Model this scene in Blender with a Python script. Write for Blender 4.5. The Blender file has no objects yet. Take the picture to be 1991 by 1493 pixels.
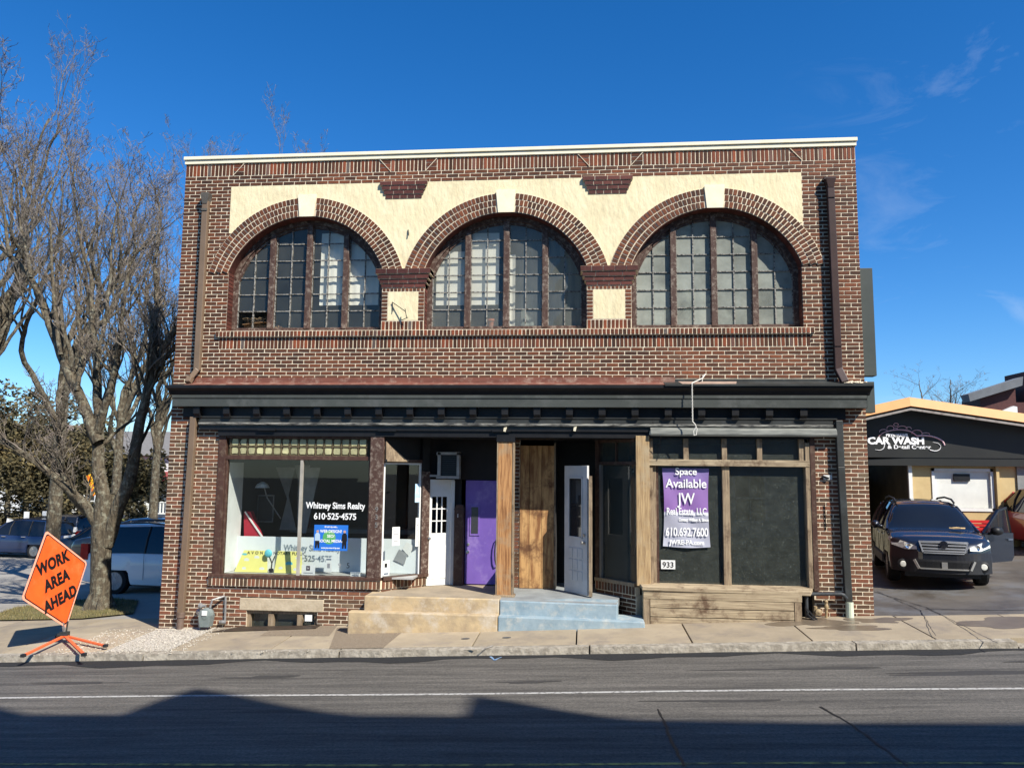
import bpy, math, random
import numpy as np
from mathutils import Vector, Matrix
random.seed(7); rs=np.random.RandomState(5)
SC=bpy.context.scene; COL=SC.collection
# ---------------- camera ----------------
CAMP=(7.6299,-13.6286,2.8659); YAW,PIT,ROL=.0946,.1127,.0103; FPX=1500.0
def cam_axes():
    f=Vector((-math.sin(YAW)*math.cos(PIT),math.cos(YAW)*math.cos(PIT),math.sin(PIT)))
    r=Vector((math.cos(YAW),math.sin(YAW),0)); u=r.cross(f)
    c,s=math.cos(ROL),math.sin(ROL)
    return c*r+s*u, -s*r+c*u, f
RX,UX,FX=cam_axes()
cd=bpy.data.cameras.new('camera'); cam=bpy.data.objects.new('camera',cd); COL.objects.link(cam)
cd.sensor_width=36; cd.sensor_fit='HORIZONTAL'; cd.lens=FPX/1991*36; cd.clip_end=2000; cd.clip_start=.05
M=Matrix((RX,UX,-FX)).transposed().to_4x4(); M.translation=Vector(CAMP); cam.matrix_world=M
SC.camera=cam
def at(px,py,y):
    d=FX+RX*((px-995.5)/FPX)-UX*((py-746.5)/FPX); t=(y-CAMP[1])/d.y
    return Vector(CAMP)+d*t
# ---------------- sun, sky, exposure ----------------
EL=math.radians(44)
SUN=Vector((.724*math.cos(EL),-.690*math.cos(EL),math.sin(EL))).normalized()
ld=bpy.data.lights.new('sun','SUN'); ld.energy=5.0; ld.angle=math.radians(.55); ld.color=(1,.945,.85)
lo=bpy.data.objects.new('sun',ld); COL.objects.link(lo); lo.rotation_euler=SUN.to_track_quat('Z','Y').to_euler(); lo.location=(20,-20,30)
W=bpy.data.worlds.new('World'); SC.world=W; W.use_nodes=True
nt=W.node_tree; nt.nodes.clear(); N=nt.nodes.new; LK=nt.links.new
out=N('ShaderNodeOutputWorld'); bg=N('ShaderNodeBackground'); sky=N('ShaderNodeTexSky'); sky.sky_type='NISHITA'; sky.sun_disc=False
sky.sun_elevation=EL; sky.sun_rotation=math.atan2(SUN.x,SUN.y); sky.altitude=300; sky.air_density=1.0; sky.dust_density=.25; sky.ozone_density=3.0
hs=N('ShaderNodeHueSaturation'); hs.inputs['Saturation'].default_value=1.22; hs.inputs['Value'].default_value=1.2; hs.inputs['Hue'].default_value=.503
tn=N('ShaderNodeMixRGB'); tn.blend_type='MULTIPLY'; tn.inputs[0].default_value=1; tn.inputs[2].default_value=(.80,.97,1.16,1); LK(sky.outputs[0],tn.inputs[1]); LK(tn.outputs[0],hs.inputs['Color'])
tc=N('ShaderNodeTexCoord'); mp=N('ShaderNodeMapping'); mp.inputs['Scale'].default_value=(2.0,2.0,7.0); mp.inputs['Rotation'].default_value=(.0,.35,.3)
nz=N('ShaderNodeTexNoise'); nz.inputs['Scale'].default_value=2.6; nz.inputs['Detail'].default_value=9; nz.inputs['Roughness'].default_value=.62; nz.inputs['Distortion'].default_value=.9
LK(tc.outputs['Generated'],mp.inputs[0]); LK(mp.outputs[0],nz.inputs[0])
cr=N('ShaderNodeValToRGB'); cr.color_ramp.elements[0].position=.55; cr.color_ramp.elements[0].color=(0,0,0,1); cr.color_ramp.elements[1].position=.80; cr.color_ramp.elements[1].color=(.34,.34,.34,1)
LK(nz.outputs[0],cr.inputs[0])
sep=N('ShaderNodeSeparateXYZ'); LK(tc.outputs['Generated'],sep.inputs[0])
mr=N('ShaderNodeMapRange'); mr.inputs[1].default_value=.22; mr.inputs[2].default_value=.50; LK(sep.outputs[0],mr.inputs[0])
mm=N('ShaderNodeMath'); mm.operation='MULTIPLY'; LK(cr.outputs[0],mm.inputs[0]); LK(mr.outputs[0],mm.inputs[1])
mx=N('ShaderNodeMixRGB'); mx.inputs[2].default_value=(6.2,7.2,8.6,1); LK(mm.outputs[0],mx.inputs[0]); LK(hs.outputs[0],mx.inputs[1])
LK(mx.outputs[0],bg.inputs[0]); bg.inputs[1].default_value=.076; LK(bg.outputs[0],out.inputs[0])
SC.view_settings.view_transform='Standard'; SC.view_settings.look='None'; SC.view_settings.gamma=1; SC.view_settings.exposure=.66
SC.cycles.max_bounces=8; SC.cycles.transparent_max_bounces=24
# ---------------- ground height ----------------
def gz(x,y):
    b=.045*min(max(x,-14),22); s=min(max((-x-.3)/2.5,0),1); s=s*s*(3-2*s)
    return b-.03*min(max(y-1,0),70)*s
def gp(px,py,off=0.):
    d=FX+RX*((px-995.5)/FPX)-UX*((py-746.5)/FPX); C=Vector(CAMP); t=2.
    while t<120:
        P=C+d*t
        if P.z<gz(P.x,P.y)+off: return P
        t+=.01
    return C+d*60
# ---------------- helpers ----------------
def tag(o,label=None,cat=None,group=None,kind=None):
    if label: o['label']=label
    if cat: o['category']=cat
    if group: o['group']=group
    if kind: o['kind']=kind
    return o
def thing(name,label,cat,loc=(0,0,0),group=None,rot=0.):
    o=bpy.data.objects.new(name,None); o.location=loc; o.rotation_euler=(0,0,rot); o.empty_display_size=.2; COL.objects.link(o)
    return tag(o,label,cat,group)
def rootof(o):
    while o.parent: o=o.parent
    return o
class MB:
    def __init__(s): s.v=[]; s.f=[]
    def add(s,vs,fs):
        b=len(s.v); s.v.extend([tuple(v) for v in vs]); s.f.extend([tuple(b+i for i in f) for f in fs]); return s
    def box(s,x0,x1,y0,y1,z0,z1):
        return s.add([(x0,y0,z0),(x1,y0,z0),(x1,y1,z0),(x0,y1,z0),(x0,y0,z1),(x1,y0,z1),(x1,y1,z1),(x0,y1,z1)],
          [(0,3,2,1),(4,5,6,7),(0,1,5,4),(1,2,6,5),(2,3,7,6),(3,0,4,7)])
    def hexa(s,b,t):  # bottom 4 pts, top 4 pts ccw
        return s.add(list(b)+list(t),[(0,3,2,1),(4,5,6,7),(0,1,5,4),(1,2,6,5),(2,3,7,6),(3,0,4,7)])
    def wallseg(s,p,q,th,z0,z1):  # vertical slab from p to q, thickness th to the left of p->q
        d=Vector((q[0]-p[0],q[1]-p[1],0)).normalized(); n=Vector((-d.y,d.x,0))*th
        a=[(p[0],p[1]),(q[0],q[1]),(q[0]+n.x,q[1]+n.y),(p[0]+n.x,p[1]+n.y)]
        return s.hexa([(x,y,z0) for x,y in a],[(x,y,z1) for x,y in a])
    def tube(s,pts,rad,n=8,caps=True):
        pts=[Vector(p) for p in pts]
        if not hasattr(rad,'__len__'): rad=[rad]*len(pts)
        b=len(s.v); up=None
        for i,p in enumerate(pts):
            t=(pts[min(i+1,len(pts)-1)]-pts[max(i-1,0)]).normalized()
            if up is None: up=Vector((0,0,1)) if abs(t.z)<.9 else Vector((1,0,0))
            a=t.cross(up).normalized(); up=a.cross(t).normalized()
            for k in range(n):
                an=2*math.pi*k/n; v=p+(a*math.cos(an)+up*math.sin(an))*rad[i]; s.v.append(tuple(v))
        for i in range(len(pts)-1):
            for k in range(n):
                s.f.append((b+i*n+k,b+i*n+(k+1)%n,b+(i+1)*n+(k+1)%n,b+(i+1)*n+k))
        if caps:
            s.f.append(tuple(b+k for k in range(n))[::-1]); s.f.append(tuple(b+(len(pts)-1)*n+k for k in range(n)))
        return s
    def bar(s,p,q,w,h=None):  # rectangular bar between points
        p=Vector(p);q=Vector(q);h=h or w; t=(q-p).normalized(); up=Vector((0,0,1)) if abs(t.z)<.9 else Vector((0,1,0))
        a=t.cross(up).normalized()*(w/2); c=a.cross(t).normalized()*(h/2)
        return s.hexa([p-a-c,p+a-c,p+a+c,p-a+c],[q-a-c,q+a-c,q+a+c,q-a+c])
    def lathe(s,c,axis,prof,n=24):  # prof: (radius, offset)
        axis=Vector(axis).normalized(); up=Vector((0,0,1)) if abs(axis.z)<.9 else Vector((1,0,0))
        a=axis.cross(up).normalized(); u=a.cross(axis); b=len(s.v); c=Vector(c)
        for r,o in prof:
            for k in range(n):
                an=2*math.pi*k/n; s.v.append(tuple(c+axis*o+(a*math.cos(an)+u*math.sin(an))*r))
        for i in range(len(prof)-1):
            for k in range(n): s.f.append((b+i*n+k,b+i*n+(k+1)%n,b+(i+1)*n+(k+1)%n,b+(i+1)*n+k))
        if prof[0][0]>1e-4: s.f.append(tuple(b+k for k in range(n)))
        if prof[-1][0]>1e-4: s.f.append(tuple(b+(len(prof)-1)*n+k for k in range(n)))
        return s
    def prism(s,poly,y0,y1):  # poly in (x,z)
        n=len(poly); b=[(x,y0,z) for x,z in poly]; t=[(x,y1,z) for x,z in poly]
        return s.add(b+t,[tuple(range(n)),tuple(range(2*n-1,n-1,-1))]+[(i,(i+1)%n,n+(i+1)%n,n+i) for i in range(n)])
    def extrude(s,poly,d):  # 3d poly, extrude vector
        n=len(poly); poly=[Vector(p) for p in poly]; d=Vector(d)
        return s.add(poly+[p+d for p in poly],[tuple(range(n)),tuple(range(2*n-1,n-1,-1))]+[(i,(i+1)%n,n+(i+1)%n,n+i) for i in range(n)])
    def build(s,name,mat,parent=None,origin=None,smooth=False,bevel=0,local=False,split=False):
        if split:
            n=len(s.v); par=list(range(n))
            def fd(a):
                while par[a]!=a: par[a]=par[par[a]]; a=par[a]
                return a
            for f in s.f:
                for q in f[1:]: par[fd(q)]=fd(f[0])
            g={}
            for i in range(n): g.setdefault(fd(i),[]).append(i)
            o=None
            for k,ids in g.items():
                mp_={v:i for i,v in enumerate(ids)}; m=MB(); m.v=[s.v[i] for i in ids]; st_=set(ids); m.f=[tuple(mp_[q] for q in f) for f in s.f if f[0] in st_]
                o=m.build(name,mat,parent,origin,smooth,bevel,local)
            return o
        me=bpy.data.meshes.new(name)
        off=Vector((0,0,0))
        if parent is not None and not local: off=Vector(rootof(parent).location)
        elif parent is None and origin is not None: off=Vector(origin)
        vs=[(v[0]-off.x,v[1]-off.y,v[2]-off.z) for v in s.v] if off.length>0 else s.v
        me.from_pydata(vs,[],s.f); me.update()
        if mat: me.materials.append(mat)
        o=bpy.data.objects.new(name,me); COL.objects.link(o)
        if parent is not None: o.parent=parent
        elif origin is not None: o.location=origin
        if smooth: me.polygons.foreach_set('use_smooth',[True]*len(me.polygons))
        if bevel:
            m=o.modifiers.new('bevel','BEVEL'); m.width=bevel; m.segments=2; m.limit_method='ANGLE'
        return o
def copy_tree(o,parent=None):
    c=o.copy(); COL.objects.link(c); c.parent=parent
    for ch in list(o.children): copy_tree(ch,c)
    return c
# ---------------- materials ----------------
def ntm(name):
    m=bpy.data.materials.new(name); m.use_nodes=True; t=m.node_tree; b=t.nodes['Principled BSDF']; return m,t,b
def mat(name,c,c2=None,rough=.7,scale=6,stretch=(1,1,1),bump=.15,bscale=None,spec=.3,metal=0,lo=.35,hi=.65,detail=6,bdist=.01,island=0,c3=None,s3=1.2,coat=0):
    m,t,b=ntm(name); n=t.nodes.new; l=t.links.new
    co=n('ShaderNodeTexCoord'); mp=n('ShaderNodeMapping'); mp.inputs['Scale'].default_value=stretch; l(co.outputs['Object'],mp.inputs[0])
    nz=n('ShaderNodeTexNoise'); nz.inputs['Scale'].default_value=scale; nz.inputs['Detail'].default_value=detail; nz.inputs['Roughness'].default_value=.6; l(mp.outputs[0],nz.inputs[0])
    r=n('ShaderNodeValToRGB'); r.color_ramp.elements[0].position=lo; r.color_ramp.elements[1].position=hi
    c2=c2 or tuple(x*.82 for x in c)
    r.color_ramp.elements[0].color=(*c2,1); r.color_ramp.elements[1].color=(*c,1); l(nz.outputs[0],r.inputs[0]); col=r.outputs[0]
    if c3:
        n3=n('ShaderNodeTexNoise'); n3.inputs['Scale'].default_value=s3; n3.inputs['Detail'].default_value=8; n3.inputs['Roughness'].default_value=.7; l(co.outputs['Object'],n3.inputs[0])
        r3=n('ShaderNodeValToRGB'); r3.color_ramp.elements[0].position=.5; r3.color_ramp.elements[1].position=.66; l(n3.outputs[0],r3.inputs[0])
        mxx=n('ShaderNodeMixRGB'); mxx.inputs[2].default_value=(*c3,1); l(r3.outputs[0],mxx.inputs[0]); l(col,mxx.inputs[1]); col=mxx.outputs[0]
    if island:
        g=n('ShaderNodeNewGeometry'); h=n('ShaderNodeHueSaturation'); ml=n('ShaderNodeMapRange'); ml.inputs[3].default_value=1-island; ml.inputs[4].default_value=1+island
        l(g.outputs['Random Per Island'],ml.inputs[0]); l(ml.outputs[0],h.inputs['Value']); l(col,h.inputs['Color']); col=h.outputs[0]
    l(col,b.inputs['Base Color']); b.inputs['Roughness'].default_value=rough; b.inputs['Metallic'].default_value=metal
    b.inputs['Specular IOR Level'].default_value=spec; b.inputs['Coat Weight'].default_value=coat; b.inputs['Coat Roughness'].default_value=.05
    if bump:
        nb=n('ShaderNodeTexNoise'); nb.inputs['Scale'].default_value=bscale or scale*4; nb.inputs['Detail'].default_value=6; l(mp.outputs[0],nb.inputs[0])
        bp=n('ShaderNodeBump'); bp.inputs['Strength'].default_value=bump; bp.inputs['Distance'].default_value=bdist; l(nb.outputs[0],bp.inputs['Height']); l(bp.outputs[0],b.inputs['Normal'])
    return m
def glassmat(name,dust=0.,dcol=(.35,.37,.33),tint=(.85,.9,.87),gl=(1,1,1),rough=.015,dscale=2.5,speck=0.):
    m,t,b=ntm(name); n=t.nodes.new; l=t.links.new; t.nodes.remove(b); o=t.nodes['Material Output']
    tr=n('ShaderNodeBsdfTransparent'); tr.inputs[0].default_value=(*tint,1); g=n('ShaderNodeBsdfGlossy'); g.inputs['Roughness'].default_value=rough; g.inputs['Color'].default_value=(*gl,1)
    lw=n('ShaderNodeLayerWeight'); lw.inputs[0].default_value=.5; pw=n('ShaderNodeMath'); pw.operation='POWER'; pw.inputs[1].default_value=4; l(lw.outputs['Facing'],pw.inputs[0])
    fr=n('ShaderNodeMath'); fr.operation='MULTIPLY_ADD'; fr.inputs[1].default_value=.92; fr.inputs[2].default_value=.055; l(pw.outputs[0],fr.inputs[0]); mx=n('ShaderNodeMixShader'); l(fr.outputs[0],mx.inputs[0]); l(tr.outputs[0],mx.inputs[1]); l(g.outputs[0],mx.inputs[2])
    res=mx
    if dust>0:
        d=n('ShaderNodeBsdfDiffuse'); d.inputs[0].default_value=(*dcol,1); co=n('ShaderNodeTexCoord'); nz=n('ShaderNodeTexNoise'); nz.inputs['Scale'].default_value=dscale; nz.inputs['Detail'].default_value=8; nz.inputs['Roughness'].default_value=.65
        l(co.outputs['Object'],nz.inputs[0]); mr=n('ShaderNodeMapRange'); mr.inputs[1].default_value=.3; mr.inputs[2].default_value=.7; mr.inputs[3].default_value=dust*.6; mr.inputs[4].default_value=dust*1.3; l(nz.outputs[0],mr.inputs[0])
        gg=n('ShaderNodeNewGeometry'); ad=n('ShaderNodeMath'); ad.operation='MULTIPLY_ADD'; ad.inputs[1].default_value=dust*.35; l(gg.outputs['Random Per Island'],ad.inputs[0]); l(mr.outputs[0],ad.inputs[2])
        sn=n('ShaderNodeTexNoise'); sn.inputs['Scale'].default_value=38; sn.inputs['Detail'].default_value=3; l(co.outputs['Object'],sn.inputs[0]); sr=n('ShaderNodeMapRange'); sr.inputs[1].default_value=.60; sr.inputs[2].default_value=.72; sr.inputs[4].default_value=dust*speck; l(sn.outputs[0],sr.inputs[0])
        a2=n('ShaderNodeMath'); a2.operation='ADD'; a2.use_clamp=True; l(ad.outputs[0],a2.inputs[0]); l(sr.outputs[0],a2.inputs[1]); ad=a2
        m2=n('ShaderNodeMixShader'); l(ad.outputs[0],m2.inputs[0]); l(mx.outputs[0],m2.inputs[1]); l(d.outputs[0],m2.inputs[2]); res=m2
    l(res.outputs[0],o.inputs[0]); return m
def brickmat(name,stops,rough=.75):
    m,t,b=ntm(name); n=t.nodes.new; l=t.links.new
    g=n('ShaderNodeNewGeometry'); r=n('ShaderNodeValToRGB'); r.color_ramp.interpolation='LINEAR'
    e=r.color_ramp.elements; e[0].position=0; e[0].color=(*stops[0][1],1); e[1].position=1; e[1].color=(*stops[-1][1],1)
    for p,c in stops[1:-1]: x=e.new(p); x.color=(*c,1)
    l(g.outputs['Random Per Island'],r.inputs[0])
    co=n('ShaderNodeTexCoord'); nz=n('ShaderNodeTexNoise'); nz.inputs['Scale'].default_value=30; nz.inputs['Detail'].default_value=5; l(co.outputs['Object'],nz.inputs[0])
    mr=n('ShaderNodeMapRange'); mr.inputs[3].default_value=.6; mr.inputs[4].default_value=1.4; l(nz.outputs[0],mr.inputs[0])
    nb=n('ShaderNodeTexNoise'); nb.inputs['Scale'].default_value=.9; nb.inputs['Detail'].default_value=4; l(co.outputs['Object'],nb.inputs[0])
    m2=n('ShaderNodeMapRange'); m2.inputs[1].default_value=.3; m2.inputs[2].default_value=.7; m2.inputs[3].default_value=.68; m2.inputs[4].default_value=1.32; l(nb.outputs[0],m2.inputs[0])
    mu=n('ShaderNodeMath'); mu.operation='MULTIPLY'; l(mr.outputs[0],mu.inputs[0]); l(m2.outputs[0],mu.inputs[1])
    h=n('ShaderNodeHueSaturation'); l(mu.outputs[0],h.inputs['Value']); l(r.outputs[0],h.inputs['Color']); l(h.outputs[0],b.inputs['Base Color'])
    b.inputs['Roughness'].default_value=rough; b.inputs['Specular IOR Level'].default_value=.25
    bp=n('ShaderNodeBump'); bp.inputs['Strength'].default_value=.5; bp.inputs['Distance'].default_value=.004; l(nz.outputs[0],bp.inputs['Height']); l(bp.outputs[0],b.inputs['Normal'])
    return m
BR=brickmat('face_brick',[(0,(.060,.027,.016)),(.3,(.092,.036,.019)),(.6,(.125,.043,.021)),(.85,(.165,.053,.023)),(1,(.10,.050,.030))])
BRlow=brickmat('weathered_brick',[(0,(.070,.042,.026)),(.3,(.105,.056,.032)),(.6,(.14,.062,.034)),(.9,(.18,.065,.036)),(1,(.13,.090,.055))])
BRd=brickmat('painted_dark_brick',[(0,(.065,.024,.019)),(.5,(.085,.029,.022)),(1,(.115,.038,.028))],.5)
BRs=brickmat('soldier_brick',[(0,(.05,.022,.012)),(.4,(.105,.036,.018)),(.8,(.16,.045,.021)),(.93,(.23,.058,.024)),(.97,(.10,.085,.075)),(1,(.16,.04,.02))])
MOR=mat('mortar',(.82,.72,.54),(.66,.55,.39),rough=.95,scale=14,bump=.3,c3=(.46,.37,.27),s3=.9)
STU=mat('cream_stucco',(.80,.70,.46),(.74,.64,.40),rough=.9,scale=3,bump=.65,bscale=13,bdist=.022,spec=.1,stretch=(1,1,.45),c3=(.66,.56,.35),s3=1.3)
CRM=mat('cream_paint',(.82,.76,.58),(.78,.70,.50),rough=.7,scale=5,bump=.1)
FRM=mat('peeling_brown_paint',(.060,.030,.022),(.085,.05,.038),rough=.6,scale=14,stretch=(1,1,.35),bump=.5,c3=(.24,.19,.15),s3=14)
MUN=mat('peeling_grey_muntin',(.30,.29,.26),(.06,.055,.05),rough=.8,scale=25,bump=.5,lo=.42,hi=.55)
BRN=mat('brown_trim',(.075,.038,.027),(.055,.026,.018),rough=.6,scale=8,stretch=(1,1,.25),bump=.3,c3=(.12,.08,.055),s3=10)
TAUP=mat('taupe_downspout',(.19,.13,.085),(.16,.11,.07),rough=.45,scale=3,bump=.05,spec=.4)
DSP=mat('dark_brown_downspout',(.055,.03,.025),(.04,.022,.018),rough=.35,scale=4,bump=.05,spec=.5)
DGR=mat('dark_grey_metal',(.036,.038,.035),(.024,.025,.023),rough=.45,scale=3,bump=.12,bscale=3,spec=.4,c3=(.045,.05,.05),s3=2)
BLK=mat('black_paint',(.012,.012,.013),(.007,.007,.008),rough=.5,scale=5,bump=.2)
FAS=mat('grey_green_fascia_paint',(.072,.078,.070),(.052,.057,.052),rough=.45,scale=2.5,stretch=(.3,1,1),bump=.12,bscale=4,c3=(.09,.095,.088),s3=3)
WORN=mat('worn_grey_edge',(.30,.29,.25),(.05,.05,.048),rough=.8,scale=9,stretch=(.5,1,3),bump=.5,lo=.4,hi=.6)
RUST=mat('rusty_flashing',(.20,.075,.05),(.13,.05,.035),rough=.7,scale=5,stretch=(.5,1,2),bump=.3,c3=(.3,.2,.15),s3=5)
WDO=mat('orange_bare_wood',(.48,.25,.10),(.22,.095,.035),rough=.7,scale=4,stretch=(9,9,.5),bump=.5,c3=(.34,.25,.15),s3=1.7,lo=.38,hi=.6)
WDG=mat('weathered_grey_wood',(.36,.275,.175),(.18,.13,.085),rough=.8,scale=4,stretch=(14,14,.8),bump=.5,c3=(.10,.065,.04),s3=3)
WDH=mat('weathered_horizontal_wood',(.46,.37,.24),(.22,.165,.105),rough=.8,scale=3,stretch=(.6,6,14),bump=.5,c3=(.12,.075,.045),s3=3.5)
PLY=mat('stained_plywood',(.52,.31,.13),(.22,.10,.04),rough=.75,scale=2.6,stretch=(5,5,.7),bump=.2,c3=(.13,.06,.028),s3=3.2,lo=.38,hi=.6)
WHT=mat('white_paint',(.75,.75,.72),(.66,.66,.63),rough=.5,scale=3,bump=.03)
GRYD=mat('grey_door_paint',(.62,.62,.60),(.52,.52,.50),rough=.5,scale=3,bump=.03)
PUR=mat('purple_door_paint',(.185,.11,.40),(.145,.085,.34),rough=.45,scale=3,bump=.12,stretch=(1,1,.5),c3=(.27,.19,.46),s3=2.6)
TAN=mat('tan_painted_concrete',(.50,.38,.22),(.34,.26,.165),rough=.9,scale=5,bump=.35,c3=(.50,.43,.33),s3=3.2,bdist=.012)
BLU=mat('blue_painted_concrete',(.29,.365,.40),(.20,.27,.31),rough=.85,scale=4,bump=.3,c3=(.38,.40,.38),s3=6,bdist=.012)
PLF=mat('worn_platform_concrete',(.34,.31,.26),(.22,.20,.17),rough=.9,scale=3,bump=.3)
LIM=mat('limestone_lintel',(.50,.42,.30),(.38,.31,.21),rough=.9,scale=6,bump=.5)
CON=mat('sidewalk_concrete',(.36,.295,.205),(.30,.245,.17),rough=.95,scale=2.2,bump=.5,bscale=60,island=.12,c3=(.24,.20,.155),s3=1.3)
KRB=mat('kerb_stone',(.37,.33,.265),(.24,.21,.165),rough=.95,scale=9,bump=.8,bscale=25,lo=.42,hi=.6,bdist=.02)
GRV=mat('pale_gravel',(.60,.55,.46),(.22,.19,.15),rough=.95,scale=38,bump=1,bscale=40,lo=.38,hi=.55,bdist=.03)
CON2=mat('lot_concrete',(.33,.31,.27),(.27,.25,.215),rough=.95,scale=.8,bump=.4,bscale=30,c3=(.22,.2,.17),s3=.5)
GRS=mat('winter_lawn',(.13,.13,.05),(.17,.13,.06),rough=.95,scale=8,bump=1,bscale=60)
BARK=mat('grey_brown_bark',(.13,.105,.07),(.05,.04,.028),rough=.95,scale=15,stretch=(1,1,.3),bump=1,bscale=22,bdist=.05,c3=(.24,.23,.17),s3=9)
TWIG=mat('twig_bark',(.24,.205,.17),(.10,.08,.06),rough=.9,scale=4,bump=0)
LEAF=mat('evergreen_foliage',(.105,.088,.040),(.05,.043,.022),rough=.8,scale=.7,bump=0,island=.5,c3=(.16,.115,.045),s3=.5)
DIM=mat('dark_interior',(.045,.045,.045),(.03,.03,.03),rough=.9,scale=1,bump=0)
DIM2=mat('grey_interior',(.30,.30,.29),(.24,.24,.235),rough=.9,scale=1,bump=0)
BLIND=mat('off_white_blind',(.88,.86,.76),(.80,.78,.68),rough=.9,scale=2,bump=.1)
TXW=mat('white_lettering',(.85,.85,.83),(.8,.8,.78),rough=.5,scale=2,bump=0)
TXB=mat('black_lettering',(.01,.01,.012),(.012,.01,.01),rough=.5,scale=2,bump=0)
CHR=mat('chrome',(.75,.76,.78),(.65,.66,.68),rough=.12,scale=2,bump=0,metal=1)
ALU=mat('brushed_alloy',(.48,.46,.42),(.40,.38,.35),rough=.35,scale=2,bump=0,metal=.7)
RUB=mat('rubber',(.018,.018,.018),(.012,.012,.012),rough=.85,scale=20,bump=.1)
PLA=mat('black_plastic',(.025,.025,.027),(.018,.018,.02),rough=.55,scale=20,bump=.05)
METG=mat('galvanised_pipe',(.30,.30,.29),(.19,.18,.17),rough=.5,scale=15,bump=.3,metal=.3)
SHOPG=glassmat('shop_glass',0,tint=(.90,.94,.93))
DUSTG=glassmat('grimy_glass',.17,(.17,.19,.165),dscale=6,speck=1.6)
UPG=[glassmat('upper_glass_clear',.12,(.24,.25,.22),tint=(.97,.98,.96),gl=(.8,.78,.7)),glassmat('upper_glass_dusty',.20,(.34,.35,.30),tint=(.97,.98,.96),gl=(.8,.78,.7)),glassmat('upper_glass_filmed',.58,(.36,.38,.33),gl=(.8,.78,.7))]
def text(body,size,mat_,parent,loc,rot=(math.pi/2,0,0),name='lettering',ext=.001,offset=0.,align='CENTER',sx=1.,space=1.,lead=1.,top=None):
    cu=bpy.data.curves.new('t','FONT'); cu.body=body; cu.size=size; cu.extrude=ext; cu.offset=offset; cu.align_x=align; cu.space_character=space; cu.space_line=lead
    o=bpy.data.objects.new('t',cu); COL.objects.link(o); bpy.context.view_layer.update()
    me=bpy.data.meshes.new_from_object(o.evaluated_get(bpy.context.evaluated_depsgraph_get())); bpy.data.objects.remove(o)
    me.materials.clear(); me.materials.append(mat_)
    o=bpy.data.objects.new(name,me); COL.objects.link(o)
    if parent is not None:
        o.parent=parent; L=Vector(loc)-Vector(rootof(parent).location) if not top else Vector(loc)
    else: L=Vector(loc)
    o.location=L; o.rotation_euler=rot; o.scale=(sx,1,1); return o
# ================= GROUND =================
def sheet(name,xs,ys,off,m,clipf=None):
    b=MB(); nx,ny=len(xs),len(ys)
    vs=[(x,y,gz(x,y)+(off(x,y) if callable(off) else off)) for y in ys for x in xs]
    fs=[(j*nx+i,j*nx+i+1,(j+1)*nx+i+1,(j+1)*nx+i) for j in range(ny-1) for i in range(nx-1) if clipf is None or clipf((xs[i]+xs[i+1])/2,(ys[j]+ys[j+1])/2)]
    b.add(vs,fs); return b.build(name,m)
XS=sorted(set([-400,-150,-80,-50,-35]+[i*1.0 for i in range(-30,25)]+[-14,-.3,-2.8,22,12.4,30,50,90,160,400]))
YS=[-300,-120,-60,-30,-16,-11,-8,-5,-1.85,0,1,3,5,8,12,16,20,30,40,50,71,100,200,500]
def asphalt():
    m,t,b=ntm('road_asphalt'); n=t.nodes.new; l=t.links.new
    co=n('ShaderNodeTexCoord'); nz=n('ShaderNodeTexNoise'); nz.inputs['Scale'].default_value=34; nz.inputs['Detail'].default_value=8; nz.inputs['Roughness'].default_value=.75; l(co.outputs['Object'],nz.inputs[0])
    mp=n('ShaderNodeMapping'); mp.inputs['Scale'].default_value=(.35,5,1); mp.inputs['Rotation'].default_value=(0,0,.02); l(co.outputs['Object'],mp.inputs[0])
    n2=n('ShaderNodeTexNoise'); n2.inputs['Scale'].default_value=1.3; n2.inputs['Detail'].default_value=9; n2.inputs['Roughness'].default_value=.68; l(mp.outputs[0],n2.inputs[0])
    a=n('ShaderNodeValToRGB'); a.color_ramp.elements[0].position=.3; a.color_ramp.elements[1].position=.7; a.color_ramp.elements[0].color=(.040,.037,.033,1); a.color_ramp.elements[1].color=(.148,.134,.114,1); l(nz.outputs[0],a.inputs[0])
    r=n('ShaderNodeMapRange'); r.inputs[1].default_value=.35; r.inputs[2].default_value=.62; r.inputs[3].default_value=.55; r.inputs[4].default_value=1.3; l(n2.outputs[0],r.inputs[0])
    h=n('ShaderNodeHueSaturation'); l(a.outputs[0],h.inputs['Color']); l(r.outputs[0],h.inputs['Value']); l(h.outputs[0],b.inputs['Base Color'])
    b.inputs['Roughness'].default_value=.88; bp=n('ShaderNodeBump'); bp.inputs['Strength'].default_value=.8; bp.inputs['Distance'].default_value=.008; l(nz.outputs[0],bp.inputs['Height']); l(bp.outputs[0],b.inputs['Normal']); return m
ASP=asphalt()
ASPD=mat('fresh_asphalt_seam',(.028,.028,.028),(.014,.014,.015),rough=.9,scale=40,bump=.8,bscale=80)
ASPW=mat('damp_drive_asphalt',(.13,.115,.095),(.055,.046,.036),rough=.5,scale=1.1,bump=.4,bscale=40,spec=.5,c3=(.15,.15,.15),s3=.7,lo=.3,hi=.6)
tag(sheet('ground',XS,YS,-.30,mat('far_ground',(.10,.10,.07),(.07,.07,.045),scale=.2)),kind='structure')
xr=[x for x in XS if -150<=x<=160]
tag(sheet('road',xr,[-11.4,-8,-6,-4,-3,-1.85],-.15,ASP),kind='structure')
def lot_clip(x,y): return not (-.0<x<12.4 and y>0)
tag(sheet('parking_lot',[x for x in XS if -50<=x<=-.3]+[0],[1.05,2,3,5,8,12,16,20,30,46],-.01,CON2),kind='structure')
tag(sheet('driveway',[12.4]+[x for x in XS if 12.4<x<=50],[-.05,1,3,5,8,12,16,20,30],-.008,ASPW),kind='structure')
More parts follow.
